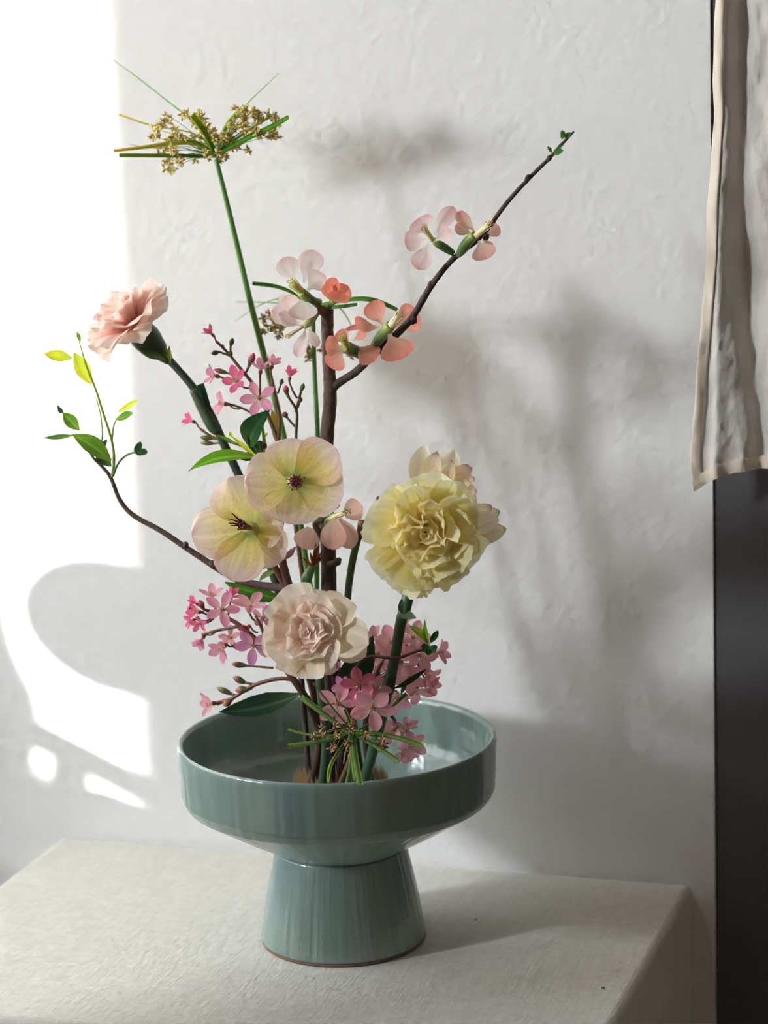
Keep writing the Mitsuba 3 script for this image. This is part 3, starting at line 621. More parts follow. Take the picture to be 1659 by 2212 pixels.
for x, y, r in ((1186, 342, 6), (1140, 384, 6), (892, 690, 10), (932, 614, 8), (1050, 512, 7)):
    stalk('spur', qb, [(x - 3, y + 5, .022, r * .6), (x, y, .020, r), (x + 3, y - 5, .022, r * .5)], BK0, BK1, 'm_bark', 7, 7, .3, x, .2)
LP = [(0, (252, 242, 226)), (.25, (254, 242, 236)), (.75, (252, 232, 228)), (1, (249, 214, 214))]
CP = [(0, (252, 226, 200)), (.3, (250, 192, 170)), (.75, (247, 168, 148)), (1, (242, 146, 132))]
PP = [(0, (252, 242, 230)), (.3, (252, 232, 228)), (.75, (250, 220, 218)), (1, (243, 186, 190))]
BP = [(0, (244, 218, 198)), (.3, (240, 202, 186)), (1, (236, 186, 174))]
def quince_blossom(Y, calyx, petals, cols, st, nst=16, seed=0, core=(226, 214, 160), anther=(196, 160, 70), cc=((74, 104, 50), (170, 178, 84)), prof='claw'):
    q, r = PW(calyx)
    m = tube(q, r, 10, 10)
    d = np.linalg.norm(m.vertices - q[0], axis=1); d = d / d.max()
    k = put('blossom', m, 'm_stem', qb, smooth=True, color=tint(m.vertices, ramp([(0, cc[0]), (.6, cc[0]), (1, cc[1])], d), .15, seed))
    for i, s in enumerate(petals):
        pxpetal('petal', k, Y, (*s[:4], s[4] * 1.15, *s[5:]), s[9] if len(s) > 9 else cols, nr=s[7] if len(s) > 7 else (0, 0), prof=prof, cup=.22, bow=s[8] if len(s) > 8 else -.08, seed=seed * 11 + i, nu=13, nv=10, ruffle=.02, rn=1.2)
    if st:
        b, t, sp = st
        stamens('stamens', k, at(*b), at(*t), sp * PX, nst, (232, 222, 176), anther, seed, r=.00022, ra=.00050, core=core)
    return k
Yq = .018
# pale blossom facing the viewer at the top of the cut trunk
quince_blossom(Yq, [(690, 652, .028, 7), (672, 648, .02, 10), (658, 638, Yq, 12), (650, 630, Yq - .003, 10)],
    [(640, 612, 612, 556, 46, 0, -.004, (-.4, .4)), (656, 610, 680, 540, 50, .002, .004, (.3, .2)), (664, 626, 702, 594, 52, .002, .002, (.6, .3)), (654, 640, 655, 692, 56, 0, -.010, (0, -.2)), (640, 640, 606, 664, 40, .006, .008, (-.5, -.2))],
    LP, ((656, 634, Yq), (628, 608, Yq - .010), 11), 22, 1, core=(206, 204, 96), anther=(210, 196, 60))
# drooping one just below it
quince_blossom(.014, [(686, 668, .028, 7), (676, 686, .02, 9), (664, 700, .014, 8), (656, 706, .012, 6)],
    [(648, 696, 586, 670, 42, 0, -.004, (-.5, .6)), (652, 704, 600, 680, 34, -.003, -.010, (-.3, .6)), (660, 708, 642, 771, 30, 0, -.004, (-.6, 0)), (662, 706, 688, 748, 24, .004, .008, (.6, .2)), (640, 690, 618, 638, 40, .004, .006, (-.4, .4))],
    LP, ((652, 706, .012), (618, 728, .006), 6), 14, 2, core=(238, 232, 206), anther=(216, 200, 60), cc=((110, 130, 60), (214, 218, 150)))
# half-open coral bud
quince_blossom(.024, [(712, 664, .03, 5), (716, 656, .027, 7), (722, 648, .024, 9)],
    [(716, 650, 726, 600, 34, 0, -.004, (-.4, .2), .12), (724, 650, 751, 616, 40, 0, -.002, (.3, .3), .14), (722, 652, 736, 628, 44, -.004, -.010, (.2, -.2), .16), (716, 652, 708, 612, 26, -.003, -.006, (-.5, 0), .12)],
    [(0, (240, 206, 140)), (.35, (244, 178, 146)), (1, (240, 140, 118))], None, seed=3)
# coral blossom in front of the trunk
quince_blossom(.008, [(792, 778, .022, 8), (776, 764, .014, 11), (756, 754, .008, 14), (744, 748, .004, 13)],
    [(742, 752, 702, 744, 42, -.004, -.010, (-.5, .4), -.16), (740, 758, 716, 796, 44, -.002, -.006, (-.4, -.4), .14), (770, 748, 812, 778, 56, .002, .002, (.6, .2)), (756, 738, 728, 718, 30, .006, .010, (-.4, .6)), (762, 736, 792, 716, 26, .008, .010, (0, .9))],
    CP, ((752, 752, .005), (738, 724, -.004), 10), 18, 4, core=(184, 172, 84), anther=(196, 176, 70), cc=((66, 92, 48), (150, 160, 80)))
# coral blossom on the side branch
quince_blossom(.020, [(806, 752, .020, 9), (820, 732, .016, 12), (836, 712, .012, 13), (844, 702, .010, 11)],
    [(828, 702, 800, 652, 44, .004, .008, (-.4, .4), -.10), (824, 706, 766, 690, 34, 0, -.008, (-.3, .8), -.24), (850, 706, 904, 676, 60, .012, .016, (.4, .4), -.14), (840, 722, 868, 776, 70, -.012, -.016, (.3, -.2), -.10), (830, 706, 742, 714, 20, .01, .016, (0, .9), .05)],
    CP, ((838, 712, .012), (866, 676, .004), 11), 18, 5, core=(228, 216, 176), anther=(190, 140, 60), cc=((78, 104, 56), (180, 184, 96)))
# two pale pink blossoms far out on the side branch
quince_blossom(.016, [(980, 548, .02, 6), (962, 536, .018, 9), (946, 526, .016, 9), (936, 518, .015, 7)],
    [(926, 506, 902, 472, 50, .004, .006, (-.3, .5)), (938, 508, 980, 446, 36, .004, .004, (.7, .3)), (940, 520, 972, 494, 38, -.004, -.010, (.5, .4)), (922, 516, 874, 524, 44, 0, -.004, (-.4, .2)), (928, 524, 902, 582, 40, -.002, -.006, (-.3, -.3))],
    PP, ((934, 518, .014), (915, 490, .006), 7), 12, 6, core=(218, 206, 120), anther=(176, 130, 40), cc=((56, 92, 46), (150, 176, 90)))
quince_blossom(.012, [(990, 552, .02, 6), (1002, 534, .015, 11), (1016, 516, .012, 11), (1026, 508, .011, 10)],
    [(1020, 506, 984, 486, 30, .002, 0, (-.3, .7), -.12), (1026, 500, 988, 458, 26, .006, .008, (-.2, .6), -.12), (1034, 520, 1052, 560, 48, -.004, -.008, (.1, -.3), -.08), (1046, 510, 1078, 488, 30, .014, .016, (.5, .2)), (1042, 518, 1062, 540, 16, .006, .006, (.7, -.2), .2)],
    [(0, (250, 228, 206)), (.4, (242, 206, 186)), (1, (232, 168, 158))], ((1030, 508, .010), (1060, 482, .004), 9), 16, 7, core=(218, 200, 150), anther=(200, 180, 70), cc=((66, 104, 50), (160, 170, 80)))
# dusky blossom and single petal low in front of the trunk
quince_blossom(-.004, [(706, 1130, .006, 9), (712, 1124, -.002, 9), (722, 1116, -.005, 8), (730, 1113, -.006, 6)],
    [(722, 1122, 720, 1188, 50, -.004, -.010, (-.1, 0), .04), (730, 1122, 762, 1184, 42, -.002, -.004, (.2, 0), .04), (744, 1112, 782, 1092, 44, .004, .004, (.2, .2)), (700, 1096, 676, 1104, 24, .004, .004, (-.2, .3)), (712, 1106, 712, 1084, 40, .006, .01, (0, .4)), (672, 1140, 656, 1186, 50, .008, .004, (-.1, 0), .04)],
    BP, ((716, 1120, -.005), (752, 1104, -.012), 8), 14, 8, core=(206, 188, 140), anther=(150, 110, 40), cc=((96, 128, 66), (150, 176, 90)), prof='broad')
fr = key_for('fruit', qb)
q, r = PW([(664, 1272, .006, 4), (660, 1262, .005, 10), (664, 1246, .004, 12), (672, 1230, .004, 9), (677, 1220, .004, 10)])
m = tube(q, r, 12, 18)
scene[fr] = mikit.ply(m, 'm_stem', smooth=True, color=tint(m.vertices, np.repeat([(96, 134, 84)], len(m.vertices), 0), .08, 2)); labels[fr] = {'label': 'small green fruit below a withered flower'}
for i, (tx, ty, w) in enumerate(((654, 1204, 9), (690, 1176, 13), (704, 1196, 8), (682, 1172, 9), (668, 1190, 8), (698, 1184, 7))):
    pxpetal('dried_calyx', fr, .004, (676, 1224, tx, ty, w, -.002, -.004 - .002 * (i % 3)), [(0, (150, 96, 44)), (1, (104, 64, 34))], nr=(.3 * (i - 2), .2), prof='lance', fold=.5, seed=200 + i, mat='m_leaf')
stalk('fruit_stalk', qb, [(664, 1270, .006, 4), (690, 1280, .010, 5), (706, 1285, .014, 6)], BK0, (90, 90, 50), sides=7)
LG = [(0, (110, 140, 60)), (.5, (62, 116, 56)), (1, (74, 124, 62))]
for s, pr in (((1216, 300, 1212, 282, 15, 0, -.004), 'oval'), ((1220, 298, 1234, 286, 11, 0, -.002), 'oval'), ((1196, 332, 1217, 325, 14, 0, -.003), 'oval'), ((1192, 330, 1182, 316, 9, 0, -.002), 'lance'), ((1206, 320, 1214, 308, 6, 0, 0), 'lance')):
    pxpetal('leaf', qb, .020, s, LG, nr=(.3, .2), mat='m_leaf', prof=pr, fold=.3, nu=8, nv=7, seed=int(s[0]))

# ------------------------------------------------------------------ umbrella sedges
rs = np.random.RandomState(5)
def star(c, r, n, seed, c0, c1):
    """One spikelet cluster: n pointed scales round a centre."""
    q = np.random.RandomState(seed); ms, cs = [], []
    for i in range(n):
        d = q.normal(size=3); d /= np.linalg.norm(d)
        L = r * q.uniform(.7, 1.1); w = r * .2
        e1 = unit(np.cross(d, [.3, .5, .7])); e2 = np.cross(d, e1)
        mid = c + d * L * .5
        v = np.array([c, mid + e1 * w, mid + e2 * w, mid - e1 * w, mid - e2 * w, c + d * L])
        ms.append(trimesh.Trimesh(v, [[0, 2, 1], [0, 3, 2], [0, 4, 3], [0, 1, 4], [5, 1, 2], [5, 2, 3], [5, 3, 4], [5, 4, 1]], process=False))
        k = q.uniform(); col = np.asarray(c0) * (1 - k) + np.asarray(c1) * k
        cs.append(np.clip(col * np.array([[.85], [1], [1], [1], [1], [1.12]]), 0, 255))
    return cat(ms), lin(np.vstack(cs))
def spikelets(parent, node, spots, c0, c1, rays=(120, 140, 70), size=15, scale=10):
    nd = at(*node)
    for i, s in enumerate(spots):
        x, y, Y = s[:3]
        c = at(x, y, Y)
        m, col = star(c, (s[3] if len(s) > 3 else size) * PX, scale, int(x * 7 + y), c0, c1)
        k = put('spikelet', m, 'm_stem', parent, smooth=False, color=col)
        mid = nd * .5 + c * .5 + np.array([0, 0, .003])
        if i % 3: continue
        t = tube([nd, mid, c], [.00035, .00025, .0002], 5, 7)
        put('ray', t, 'm_stem', k, smooth=True, color=lin(np.repeat([rays], len(t.vertices), 0)))
p1 = thing('umbrella_sedge', 'tallest umbrella sedge stem with a tan flower head at the upper left', 'umbrella sedge')
yp = .062
stalk('stem', p1, [('w', 0.002, 0.022, 0.098, 9), (690, 1400, .035, 9), (650, 1150, .048, 9), (612, 945, .056, 8.5), (575, 786, yp, 7.5), (545, 670, yp, 7), (505, 500, yp, 6.2), (467, 344, yp, 5.2)], (98, 132, 62), (88, 136, 60), 'm_stem', 9, 60, amt=.1, flat=.8)
GR, YG, OC = (110, 160, 54), (178, 196, 70), (210, 172, 66)
nd = (466, 340, yp)
def s1(pts, a, b, lab=None): strip('bract', p1, pts, a, b)
s1([(462, 338, yp, 4), (380, 337, yp - .01, 5), (258, 336, yp - .02, 5)], (70, 110, 40), (110, 130, 40))
s1([(466, 336, yp, 4), (420, 310, yp - .004, 7), (330, 316, yp - .016, 5), (246, 326, yp - .03, 3.5)], (120, 160, 60), OC)
s1([(462, 326, yp, 2), (420, 290, yp + .01, 2), (340, 274, yp + .02, 2.4), (258, 248, yp + .03, 2.6)], GR, OC)
s1([(466, 334, yp, 4), (442, 286, yp - .012, 8), (414, 248, yp - .022, 9)], (90, 140, 36), YG)
s1([(470, 336, yp, 3), (490, 274, yp + .014, 6), (530, 232, yp + .026, 8)], (100, 150, 40), YG)
s1([(474, 332, yp, 5), (530, 302, yp - .01, 7), (580, 278, yp - .016, 6.5), (624, 254, yp - .022, 5.5)], (90, 140, 40), (96, 150, 50))
s1([(474, 328, yp, 3), (540, 280, yp + .012, 3.2), (598, 243, yp + .03, 3)], GR, (90, 140, 60))
s1([(466, 330, yp, 1.6), (438, 280, yp + .01, 1.6), (390, 240, yp + .02, 1.8), (300, 170, yp + .03, 1.4), (245, 130, yp + .035, .8)], GR, (150, 190, 130))
s1([(474, 330, yp, 1.6), (526, 234, yp + .024, 1.4), (565, 194, yp + .03, 1.2), (602, 158, yp + .036, .8)], GR, (170, 180, 140))
s1([(466, 330, yp, 1.6), (430, 296, yp + .01, 1.8), (370, 318, yp + .02, 1.4), (280, 312, yp + .03, 1)], GR, (140, 170, 80))
sp = []
for (x0, x1, y0, y1, n) in ((330, 378, 262, 330, 22), (352, 392, 336, 368, 12), (392, 440, 242, 275, 12), (430, 500, 268, 318, 24), (440, 490, 316, 346, 10), (505, 560, 232, 292, 24), (552, 602, 240, 296, 17), (372, 420, 280, 312, 5)):
    for i in range(n): sp.append((rs.uniform(x0, x1), rs.uniform(y0, y1), yp + rs.uniform(-.016, .016)))
sp += [(362, 250, yp), (585, 292, yp), (536, 324, yp), (498, 320, yp), (512, 318, yp), (424, 346, yp)]
spikelets(p1, nd, sp, (222, 208, 128), (170, 146, 76))
p2 = thing('umbrella_sedge', 'umbrella sedge stem standing behind the cut quince trunk', 'umbrella sedge')
y2 = .068
stalk('stem', p2, [('w', 0.010, 0.026, 0.098, 6.5), (700, 1450, .04, 6.5), (684, 1250, .05, 6.5), (686, 950, .06, 6), (680, 820, .066, 5.5), (676, 668, y2, 5)], (96, 150, 70), (92, 142, 70), 'm_stem', 9, 50, amt=.08, flat=.8)
for pts, a, b in (([(672, 664, y2, 3), (630, 632, y2 - .01, 4), (590, 618, y2 - .014, 5), (545, 613, y2 - .02, 4.5)], GR, (74, 116, 52)), ([(680, 662, y2, 3), (740, 650, y2 - .01, 5), (800, 648, y2 - .016, 6), (858, 670, y2 - .02, 4.5)], GR, (82, 126, 62)),
        ([(680, 664, y2, 3), (724, 664, y2 - .01, 5), (772, 658, y2 - .016, 4)], GR, (80, 124, 60)), ([(672, 664, y2, 1.4), (600, 655, y2 + .01, 1.4), (508, 652, y2 + .02, .8)], GR, (130, 170, 120)),
        ([(672, 664, y2, 1.4), (600, 646, y2 + .01, 1.4), (508, 694, y2 + .02, .8)], GR, (130, 170, 120)), ([(682, 664, y2, 1.4), (730, 664, y2 + .01, 1.6), (758, 702, y2 + .016, 1.2)], GR, (120, 160, 100))):
    strip('bract', p2, pts, a, b)
sp = [(rs.uniform(566, 622), rs.uniform(672, 724), y2 + rs.uniform(-.012, .012)) for i in range(16)] + [(rs.uniform(664, 700), rs.uniform(745, 780), y2 + rs.uniform(-.01, .01)) for i in range(6)] + [(735, 762, y2), (760, 770, y2)]
spikelets(p2, (676, 668, y2), sp, (178, 164, 104), (150, 120, 76))
p3 = thing('umbrella_sedge', 'short umbrella sedge head drooping over the front rim of the bowl', 'umbrella sedge')
y3 = -.062
stalk('stem', p3, [('w', 0.008, -0.020, 0.098, 6), (760, 1640, -.045, 6), (756, 1580, y3, 5)], (80, 110, 60), (90, 124, 60), 'm_stem', 9, 16, flat=.8)
G3, G4 = (82, 110, 60), (126, 150, 82)
for pts, a, b in (([(754, 1582, y3, 4), (704, 1546, y3 + .006, 6), (650, 1506, y3 + .012, 6.5)], G3, (118, 150, 80)), ([(752, 1584, y3, 3), (690, 1590, y3 + .004, 3), (622, 1576, y3 + .006, 3)], G3, G4),
        ([(752, 1588, y3, 4), (690, 1602, y3 - .006, 5), (622, 1612, y3 - .012, 5.5)], G3, G4), ([(750, 1598, y3, 3), (726, 1632, y3 - .014, 4), (712, 1660, y3 - .024, 4), (708, 1690, y3 - .026, 2.5)], G3, (164, 188, 84)),
        ([(752, 1598, y3, 1.6), (746, 1625, y3 - .01, 1.6), (742, 1650, y3 - .014, 1.2)], G3, (196, 180, 130)), ([(762, 1590, y3, 5), (768, 1640, y3 - .026, 6.5), (778, 1697, y3 - .050, 6.5)], G3, G4),
        ([(758, 1590, y3, 4), (762, 1640, y3 - .024, 5), (768, 1688, y3 - .044, 5)], (84, 116, 56), (120, 150, 74)), ([(766, 1588, y3, 3), (810, 1612, y3 - .01, 4.5), (862, 1646, y3 - .022, 6)], G3, G4),
        ([(768, 1584, y3, 4), (840, 1590, y3 - .004, 5.5), (914, 1612, y3 - .008, 5)], G3, (124, 156, 76)), ([(760, 1574, y3, 3), (752, 1550, y3 - .001, 4), (744, 1532, y3 - .002, 4)], G3, G4),
        ([(756, 1574, y3, 2), (716, 1526, y3 - .004, 2), (676, 1474, y3 - .006, 2)], (70, 90, 60), (90, 110, 80)), ([(770, 1580, y3, 2), (828, 1542, y3 + .024, 3), (878, 1498, y3 + .034, 4)], G3, (110, 130, 90)), ([(770, 1590, y3, 2), (820, 1590, y3, 2), (820, 1606, y3, 1)], G3, G4)):
    strip('bract', p3, pts, a, b)
spikelets(p3, (757, 1584, y3), [(x, y, y3 - .006 + dy * .001) for x, y, dy in ((680, 1594, 0), (697, 1574, 3), (702, 1590, -2), (692, 1586, 2), (724, 1568, 4), (728, 1586, 0), (731, 1592, -3), (762, 1566, 2), (758, 1576, -2), (789, 1590, 2), (796, 1584, -2), (750, 1604, -5), (752, 1610, -3), (720, 1610, 3), (716, 1616, 2), (724, 1618, -4), (760, 1620, -4), (766, 1616, -2), (754, 1626, -6), (820, 1600, 3), (828, 1596, 0), (832, 1610, 2), (818, 1618, 0), (826, 1606, -2))],
          (176, 140, 96), (120, 90, 60), size=13, scale=9)

# ------------------------------------------------------------------ carnations
def carnation_petal(parent, C, ax, e1, e2, phi, th0, th1, L, wid, cols, seed, ruffle=.05, rn=2.2, serr=.03, z0=-.3, r0=.02, cup=.1, roll=0.0, nu=13, nv=19, vein=.06, tiltp=1.2):
    """One frilled petal leaving the flower's axis ax at C: it starts th0 degrees off the axis and ends th1 degrees off."""
    q = np.random.RandomState(seed)
    u = 1 - (1 - np.linspace(0, 1, nu)) ** 1.15
    th = math.radians(th0) + (math.radians(th1) - math.radians(th0)) * u ** tiltp
    du = np.diff(u, prepend=0)
    r = r0 + np.cumsum(np.sin(th) * du) * L; z = z0 + np.cumsum(np.cos(th) * du) * L
    v = np.linspace(-1, 1, nv)
    U, V = np.meshgrid(u, v, indexing='ij')
    TH, R, Z = (np.repeat(a[:, None], nv, 1) for a in (th, r, z))
    hw = np.interp(U, *PROFILES['fan']) * wid / 2
    ph = q.uniform(0, 6.28, 4)
    tri = np.abs(((V * 8 + ph[0]) % 2) - 1) - .5 + q.uniform(-.5, .5, (1, nv))
    k = np.clip((U - .7) / .3, 0, 1) ** 1.6
    push = serr * L * tri * k - .20 * L * V ** 2 * U ** 2 + .05 * L * k * np.sin(2.6 * V + ph[3])
    up = cup * hw * V ** 2 + ruffle * L * U ** 1.6 * (np.sin(np.pi * rn * V + ph[1]) * .8 + np.sin(np.pi * rn * 1.7 * V + ph[2] + U) * .4) + .02 * L * k * np.sin(9 * V + ph[3])
    er = e1 * math.cos(phi) + e2 * math.sin(phi); ep = -e1 * math.sin(phi) + e2 * math.cos(phi)
    along = np.sin(TH)[..., None] * er + np.cos(TH)[..., None] * ax
    nn = -np.cos(TH)[..., None] * er + np.sin(TH)[..., None] * ax
    ro = roll * U[..., None]
    across = np.cos(ro) * ep + np.sin(ro) * nn
    face = np.cos(ro) * nn - np.sin(ro) * ep
    pts = C + R[..., None] * er + Z[..., None] * ax + (hw * V)[..., None] * across + push[..., None] * along + up[..., None] * face
    i, j = np.meshgrid(np.arange(nu - 1), np.arange(nv - 1), indexing='ij')
    f = np.stack([i * nv + j, (i + 1) * nv + j, (i + 1) * nv + j + 1, i * nv + j + 1], -1).reshape(-1, 4)
    pts = pts.reshape(-1, 3)
    return put('petal', (pts, f), 'm_petal', parent, smooth=True, color=petal_colors(pts, U.ravel(), V.ravel(), cols, None, vein, seed))
def scroll_petal(parent, C, ax, e1, e2, phi, span, rad, z0, z1, flare, cols, seed, serr=.03):
    """An upright inner petal rolled round the flower's centre."""
    q = np.random.RandomState(seed)
    nu, nv = 10, 17
    U, V = np.meshgrid(np.linspace(0, 1, nu), np.linspace(-1, 1, nv), indexing='ij')
    ph = q.uniform(0, 6.28, 3)
    a = phi + V * span * (.6 + .4 * U)
    r = rad * (.55 + .45 * U) + flare * U ** 2.2 + rad * .22 * U * np.sin(3.1 * V + ph[0]) + rad * .10 * U ** 2 * np.sin(8 * V + ph[1])
    z = z0 + (z1 - z0) * (U - .22 * V ** 2 * U) + serr * (z1 - z0) * U ** 6 * np.sin(15 * V + ph[2])
    pts = C + (r * np.cos(a))[..., None] * e1 + (r * np.sin(a))[..., None] * e2 + z[..., None] * ax
    i, j = np.meshgrid(np.arange(nu - 1), np.arange(nv - 1), indexing='ij')
    f = np.stack([i * nv + j, (i + 1) * nv + j, (i + 1) * nv + j + 1, i * nv + j + 1], -1).reshape(-1, 4)
    pts = pts.reshape(-1, 3)
    return put('petal', (pts, f), 'm_petal', parent, smooth=True, color=petal_colors(pts, U.ravel() * .6 + .4, V.ravel(), cols, None, .05, seed))
def carnation_head(parent, C, ax, R, layers, cols, seed, rot=0, serr=.03, rolls=.25, heart=(), heart_shift=(0, 0)):
    """layers: (count, th0, th1, length, width, ruffle, z0), sizes in units of R, from the outside in; heart: (span, radius, z0, z1, flare)."""
    e1, e2 = frame_of(ax, rot)
    q = np.random.RandomState(seed)
    for li, (n, th0, th1, L, w, rf, z0) in enumerate(layers):
        off = q.uniform(0, 6.28)
        for i in range(n):
            phi = off + (i + q.uniform(-.30, .30)) * 2 * math.pi / n
            carnation_petal(parent, C, ax, e1, e2, phi, th0 + q.uniform(-8, 8), th1 + q.uniform(-16, 16), L * R * q.uniform(.90, 1.08), w * R * q.uniform(.85, 1.15), cols[min(li, len(cols) - 1)], seed * 100 + li * 20 + i,
                            ruffle=rf * q.uniform(.6, 1.3), rn=q.uniform(1.0, 2.2), serr=serr, z0=z0 * R, r0=.03 * R, roll=q.uniform(-1, 1) * rolls * (1 + .5 * li), cup=q.uniform(.0, .35))
    hc_ = C + e1 * heart_shift[0] * R + e2 * heart_shift[1] * R
    a = q.uniform(0, 6.28)
    for i, (span, rad, z0, z1, fl) in enumerate(heart):
        a += 2.2 + q.uniform(-.5, .5)
        scroll_petal(parent, hc_, ax, e1, e2, a, span, rad * R, z0 * R, z1 * R, fl * R, cols[-1], seed * 100 + 900 + i, serr)
HEART = [(.9, .34, -.05, .34, .18), (.9, .34, -.05, .36, .16), (1.0, .33, -.05, .34, .17), (1.0, .25, .05, .38, .13), (1.1, .25, .05, .39, .11), (1.2, .18, .12, .39, .08), (1.2, .16, .12, .40, .07), (1.3, .11, .18, .40, .05), (1.4, .10, .18, .39, .04), (1.5, .06, .2, .38, .03), (1.7, .035, .2, .37, .02), (1.9, .015, .22, .35, .02), (1.9, .008, .22, .33, .05), (2.2, .004, .22, .31, .10)]
GS0, GS1 = (48, 70, 52), (62, 82, 60)
# yellow carnation
cy = thing('carnation', 'large pale yellow carnation with frilled petals on the right', 'carnation')
Yy = -.045
stalk('stem', cy, [('w', 0.016, -0.006, 0.098, 12), (800, 1640, -.012, 12), (822, 1560, -.02, 12), (842, 1470, -.028, 12), (856, 1405, -.032, 11.5), (866, 1345, -.036, 12), (876, 1310, -.036, 13), (890, 1250, -.030, 12), (912, 1190, -.020, 11)], (64, 92, 72), (60, 80, 58), 'm_stem', 12, 50, amt=.08)
stalk('node', cy, [(834, 1500, -.026, 12), (838, 1488, -.028, 15), (841, 1474, -.028, 14), (846, 1458, -.029, 12)], (50, 66, 52), (46, 60, 48), n=10)
pxpetal('leaf', cy, -.030, (850, 1488, 922, 1444, 18, 0, -.006), [(0, (50, 64, 50)), (1, (44, 58, 46))], nr=(.2, .8), mat='m_leaf', prof='lance', fold=.5, bow=-.10, seed=3)
pxpetal('bract', cy, -.044, (866, 1326, 900, 1336, 22, 0, -.004), [(0, (90, 110, 80)), (1, (96, 112, 86))], nr=(.0, .4), mat='m_leaf', prof='ovate', fold=.4, seed=4)
pxpetal('bract', cy, -.044, (872, 1330, 868, 1292, 18, 0, -.002), [(0, (66, 86, 60)), (1, (70, 90, 64))], nr=(-.4, 0), mat='m_leaf', prof='lance', fold=.5, seed=5)
axy = dirv(-.06, -.10, 1)
Cy = at(922, 1152, Yy)
m = tube([Cy - axy * .030, Cy - axy * .018, Cy - axy * .004], [.006, .009, .011], 12, 10)
put('calyx', m, 'm_stem', cy, smooth=True, color=tint(m.vertices, np.repeat([(80, 102, 66)], len(m.vertices), 0), .1))
YC = [[(0, (250, 234, 140)), (.4, (252, 241, 172)), (.85, (253, 246, 196)), (1, (254, 250, 222))], [(0, (248, 224, 124)), (.4, (251, 236, 160)), (.85, (252, 243, 186)), (1, (254, 249, 216))], [(0, (247, 220, 132)), (.5, (250, 232, 164)), (1, (253, 245, 202))]]
RY = 128 * PX
carnation_head(cy, Cy, axy, RY, [(6, 62, 98, 1.02, 1.12, .040, -.12), (6, 52, 80, .96, 1.06, .06, -.16), (6, 40, 64, .90, .96, .09, -.20), (5, 30, 50, .84, .84, .12, -.22), (4, 20, 40, .74, .70, .14, -.22)], YC, 7, rot=20, serr=.032, rolls=.35, heart=HEART, heart_shift=(0, 0))
pxpetal('petal', cy, Yy, (900, 1200, 888, 1290, 74, -.006, -.004), [(0, (246, 232, 150)), (1, (244, 240, 206))], nr=(-.2, .1), prof='fan', arc=.1, serr=.05, ruffle=.03, rn=2, bow=.08, nv=17, nu=14, seed=77)
pxpetal('petal', cy, Yy, (940, 1200, 936, 1270, 80, 0, .002), [(0, (236, 214, 140)), (1, (232, 212, 150))], nr=(.2, -.3), prof='fan', arc=.1, serr=.05, ruffle=.03, rn=2, bow=.06, nv=17, nu=14, seed=78)
# beige carnation low in front
cb = thing('carnation', 'pale beige pink carnation facing front at the centre, just above the bowl', 'carnation')
Yb = -.062
axb = dirv(-.10, .12, 1)
Cb = at(664, 1368, Yb)
stalk('stem', cb, [('w', -0.008, -0.016, 0.098, 10), (704, 1600, -.022, 10), (694, 1500, -.027, 10), (688, 1430, -.032, 10), (678, 1385, -.04, 11)], (52, 74, 54), (62, 86, 60), 'm_stem', 10, 24, amt=.08)
m = tube([Cb - axb * .026, Cb - axb * .016, Cb - axb * .003], [.006, .0085, .010], 12, 10)
put('calyx', m, 'm_stem', cb, smooth=True, color=tint(m.vertices, np.repeat([(80, 102, 66)], len(m.vertices), 0), .1))
BC = [[(0, (247, 234, 200)), (.5, (248, 236, 212)), (1, (249, 238, 222))], [(0, (248, 222, 196)), (.5, (249, 230, 212)), (1, (250, 238, 226))], [(0, (247, 214, 190)), (.5, (249, 226, 208)), (1, (251, 238, 228))]]
RB = 98 * PX
carnation_head(cb, Cb, axb, RB, [(5, 60, 94, 1.04, 1.15, .03, -.14), (5, 48, 70, .98, 1.1, .04, -.2), (5, 36, 54, .92, .98, .06, -.24), (5, 26, 44, .86, .84, .08, -.26), (4, 18, 34, .78, .70, .10, -.26)], BC, 11, rot=50, serr=.006, rolls=.3, heart=HEART)
BCo = [(0, (247, 236, 204)), (.6, (248, 235, 210)), (1, (246, 230, 210))]
for i, (s, nr_) in enumerate((((722, 1372, 796, 1392, 92, .004, -.004), (.3, .1)), ((716, 1372, 790, 1418, 70, .008, .002), (.4, -.2)), ((706, 1336, 770, 1310, 66, .006, .004), (.4, .3)), ((704, 1330, 738, 1282, 62, .008, .01), (.2, .5)), ((654, 1400, 632, 1460, 84, -.002, -.002), (-.1, -.1)), ((676, 1404, 676, 1458, 100, -.006, -.004), (0, -.3)), ((626, 1385, 566, 1400, 66, .002, -.002), (-.4, .2)))):
    pxpetal('petal', cb, Yb, s, BCo, nr=nr_, prof='broad', cup=.3, ruffle=.025, rn=1.5, bow=.08, nu=14, nv=13, seed=310 + i)
pxpetal('streak', cb, Yb, (626, 1436, 630, 1452, 4, -.0085, -.0075), [(0, (214, 60, 160)), (1, (206, 50, 150))], nr=(0, 0), prof='lance', nu=5, nv=3, seed=1, label='thin magenta streak on a petal')
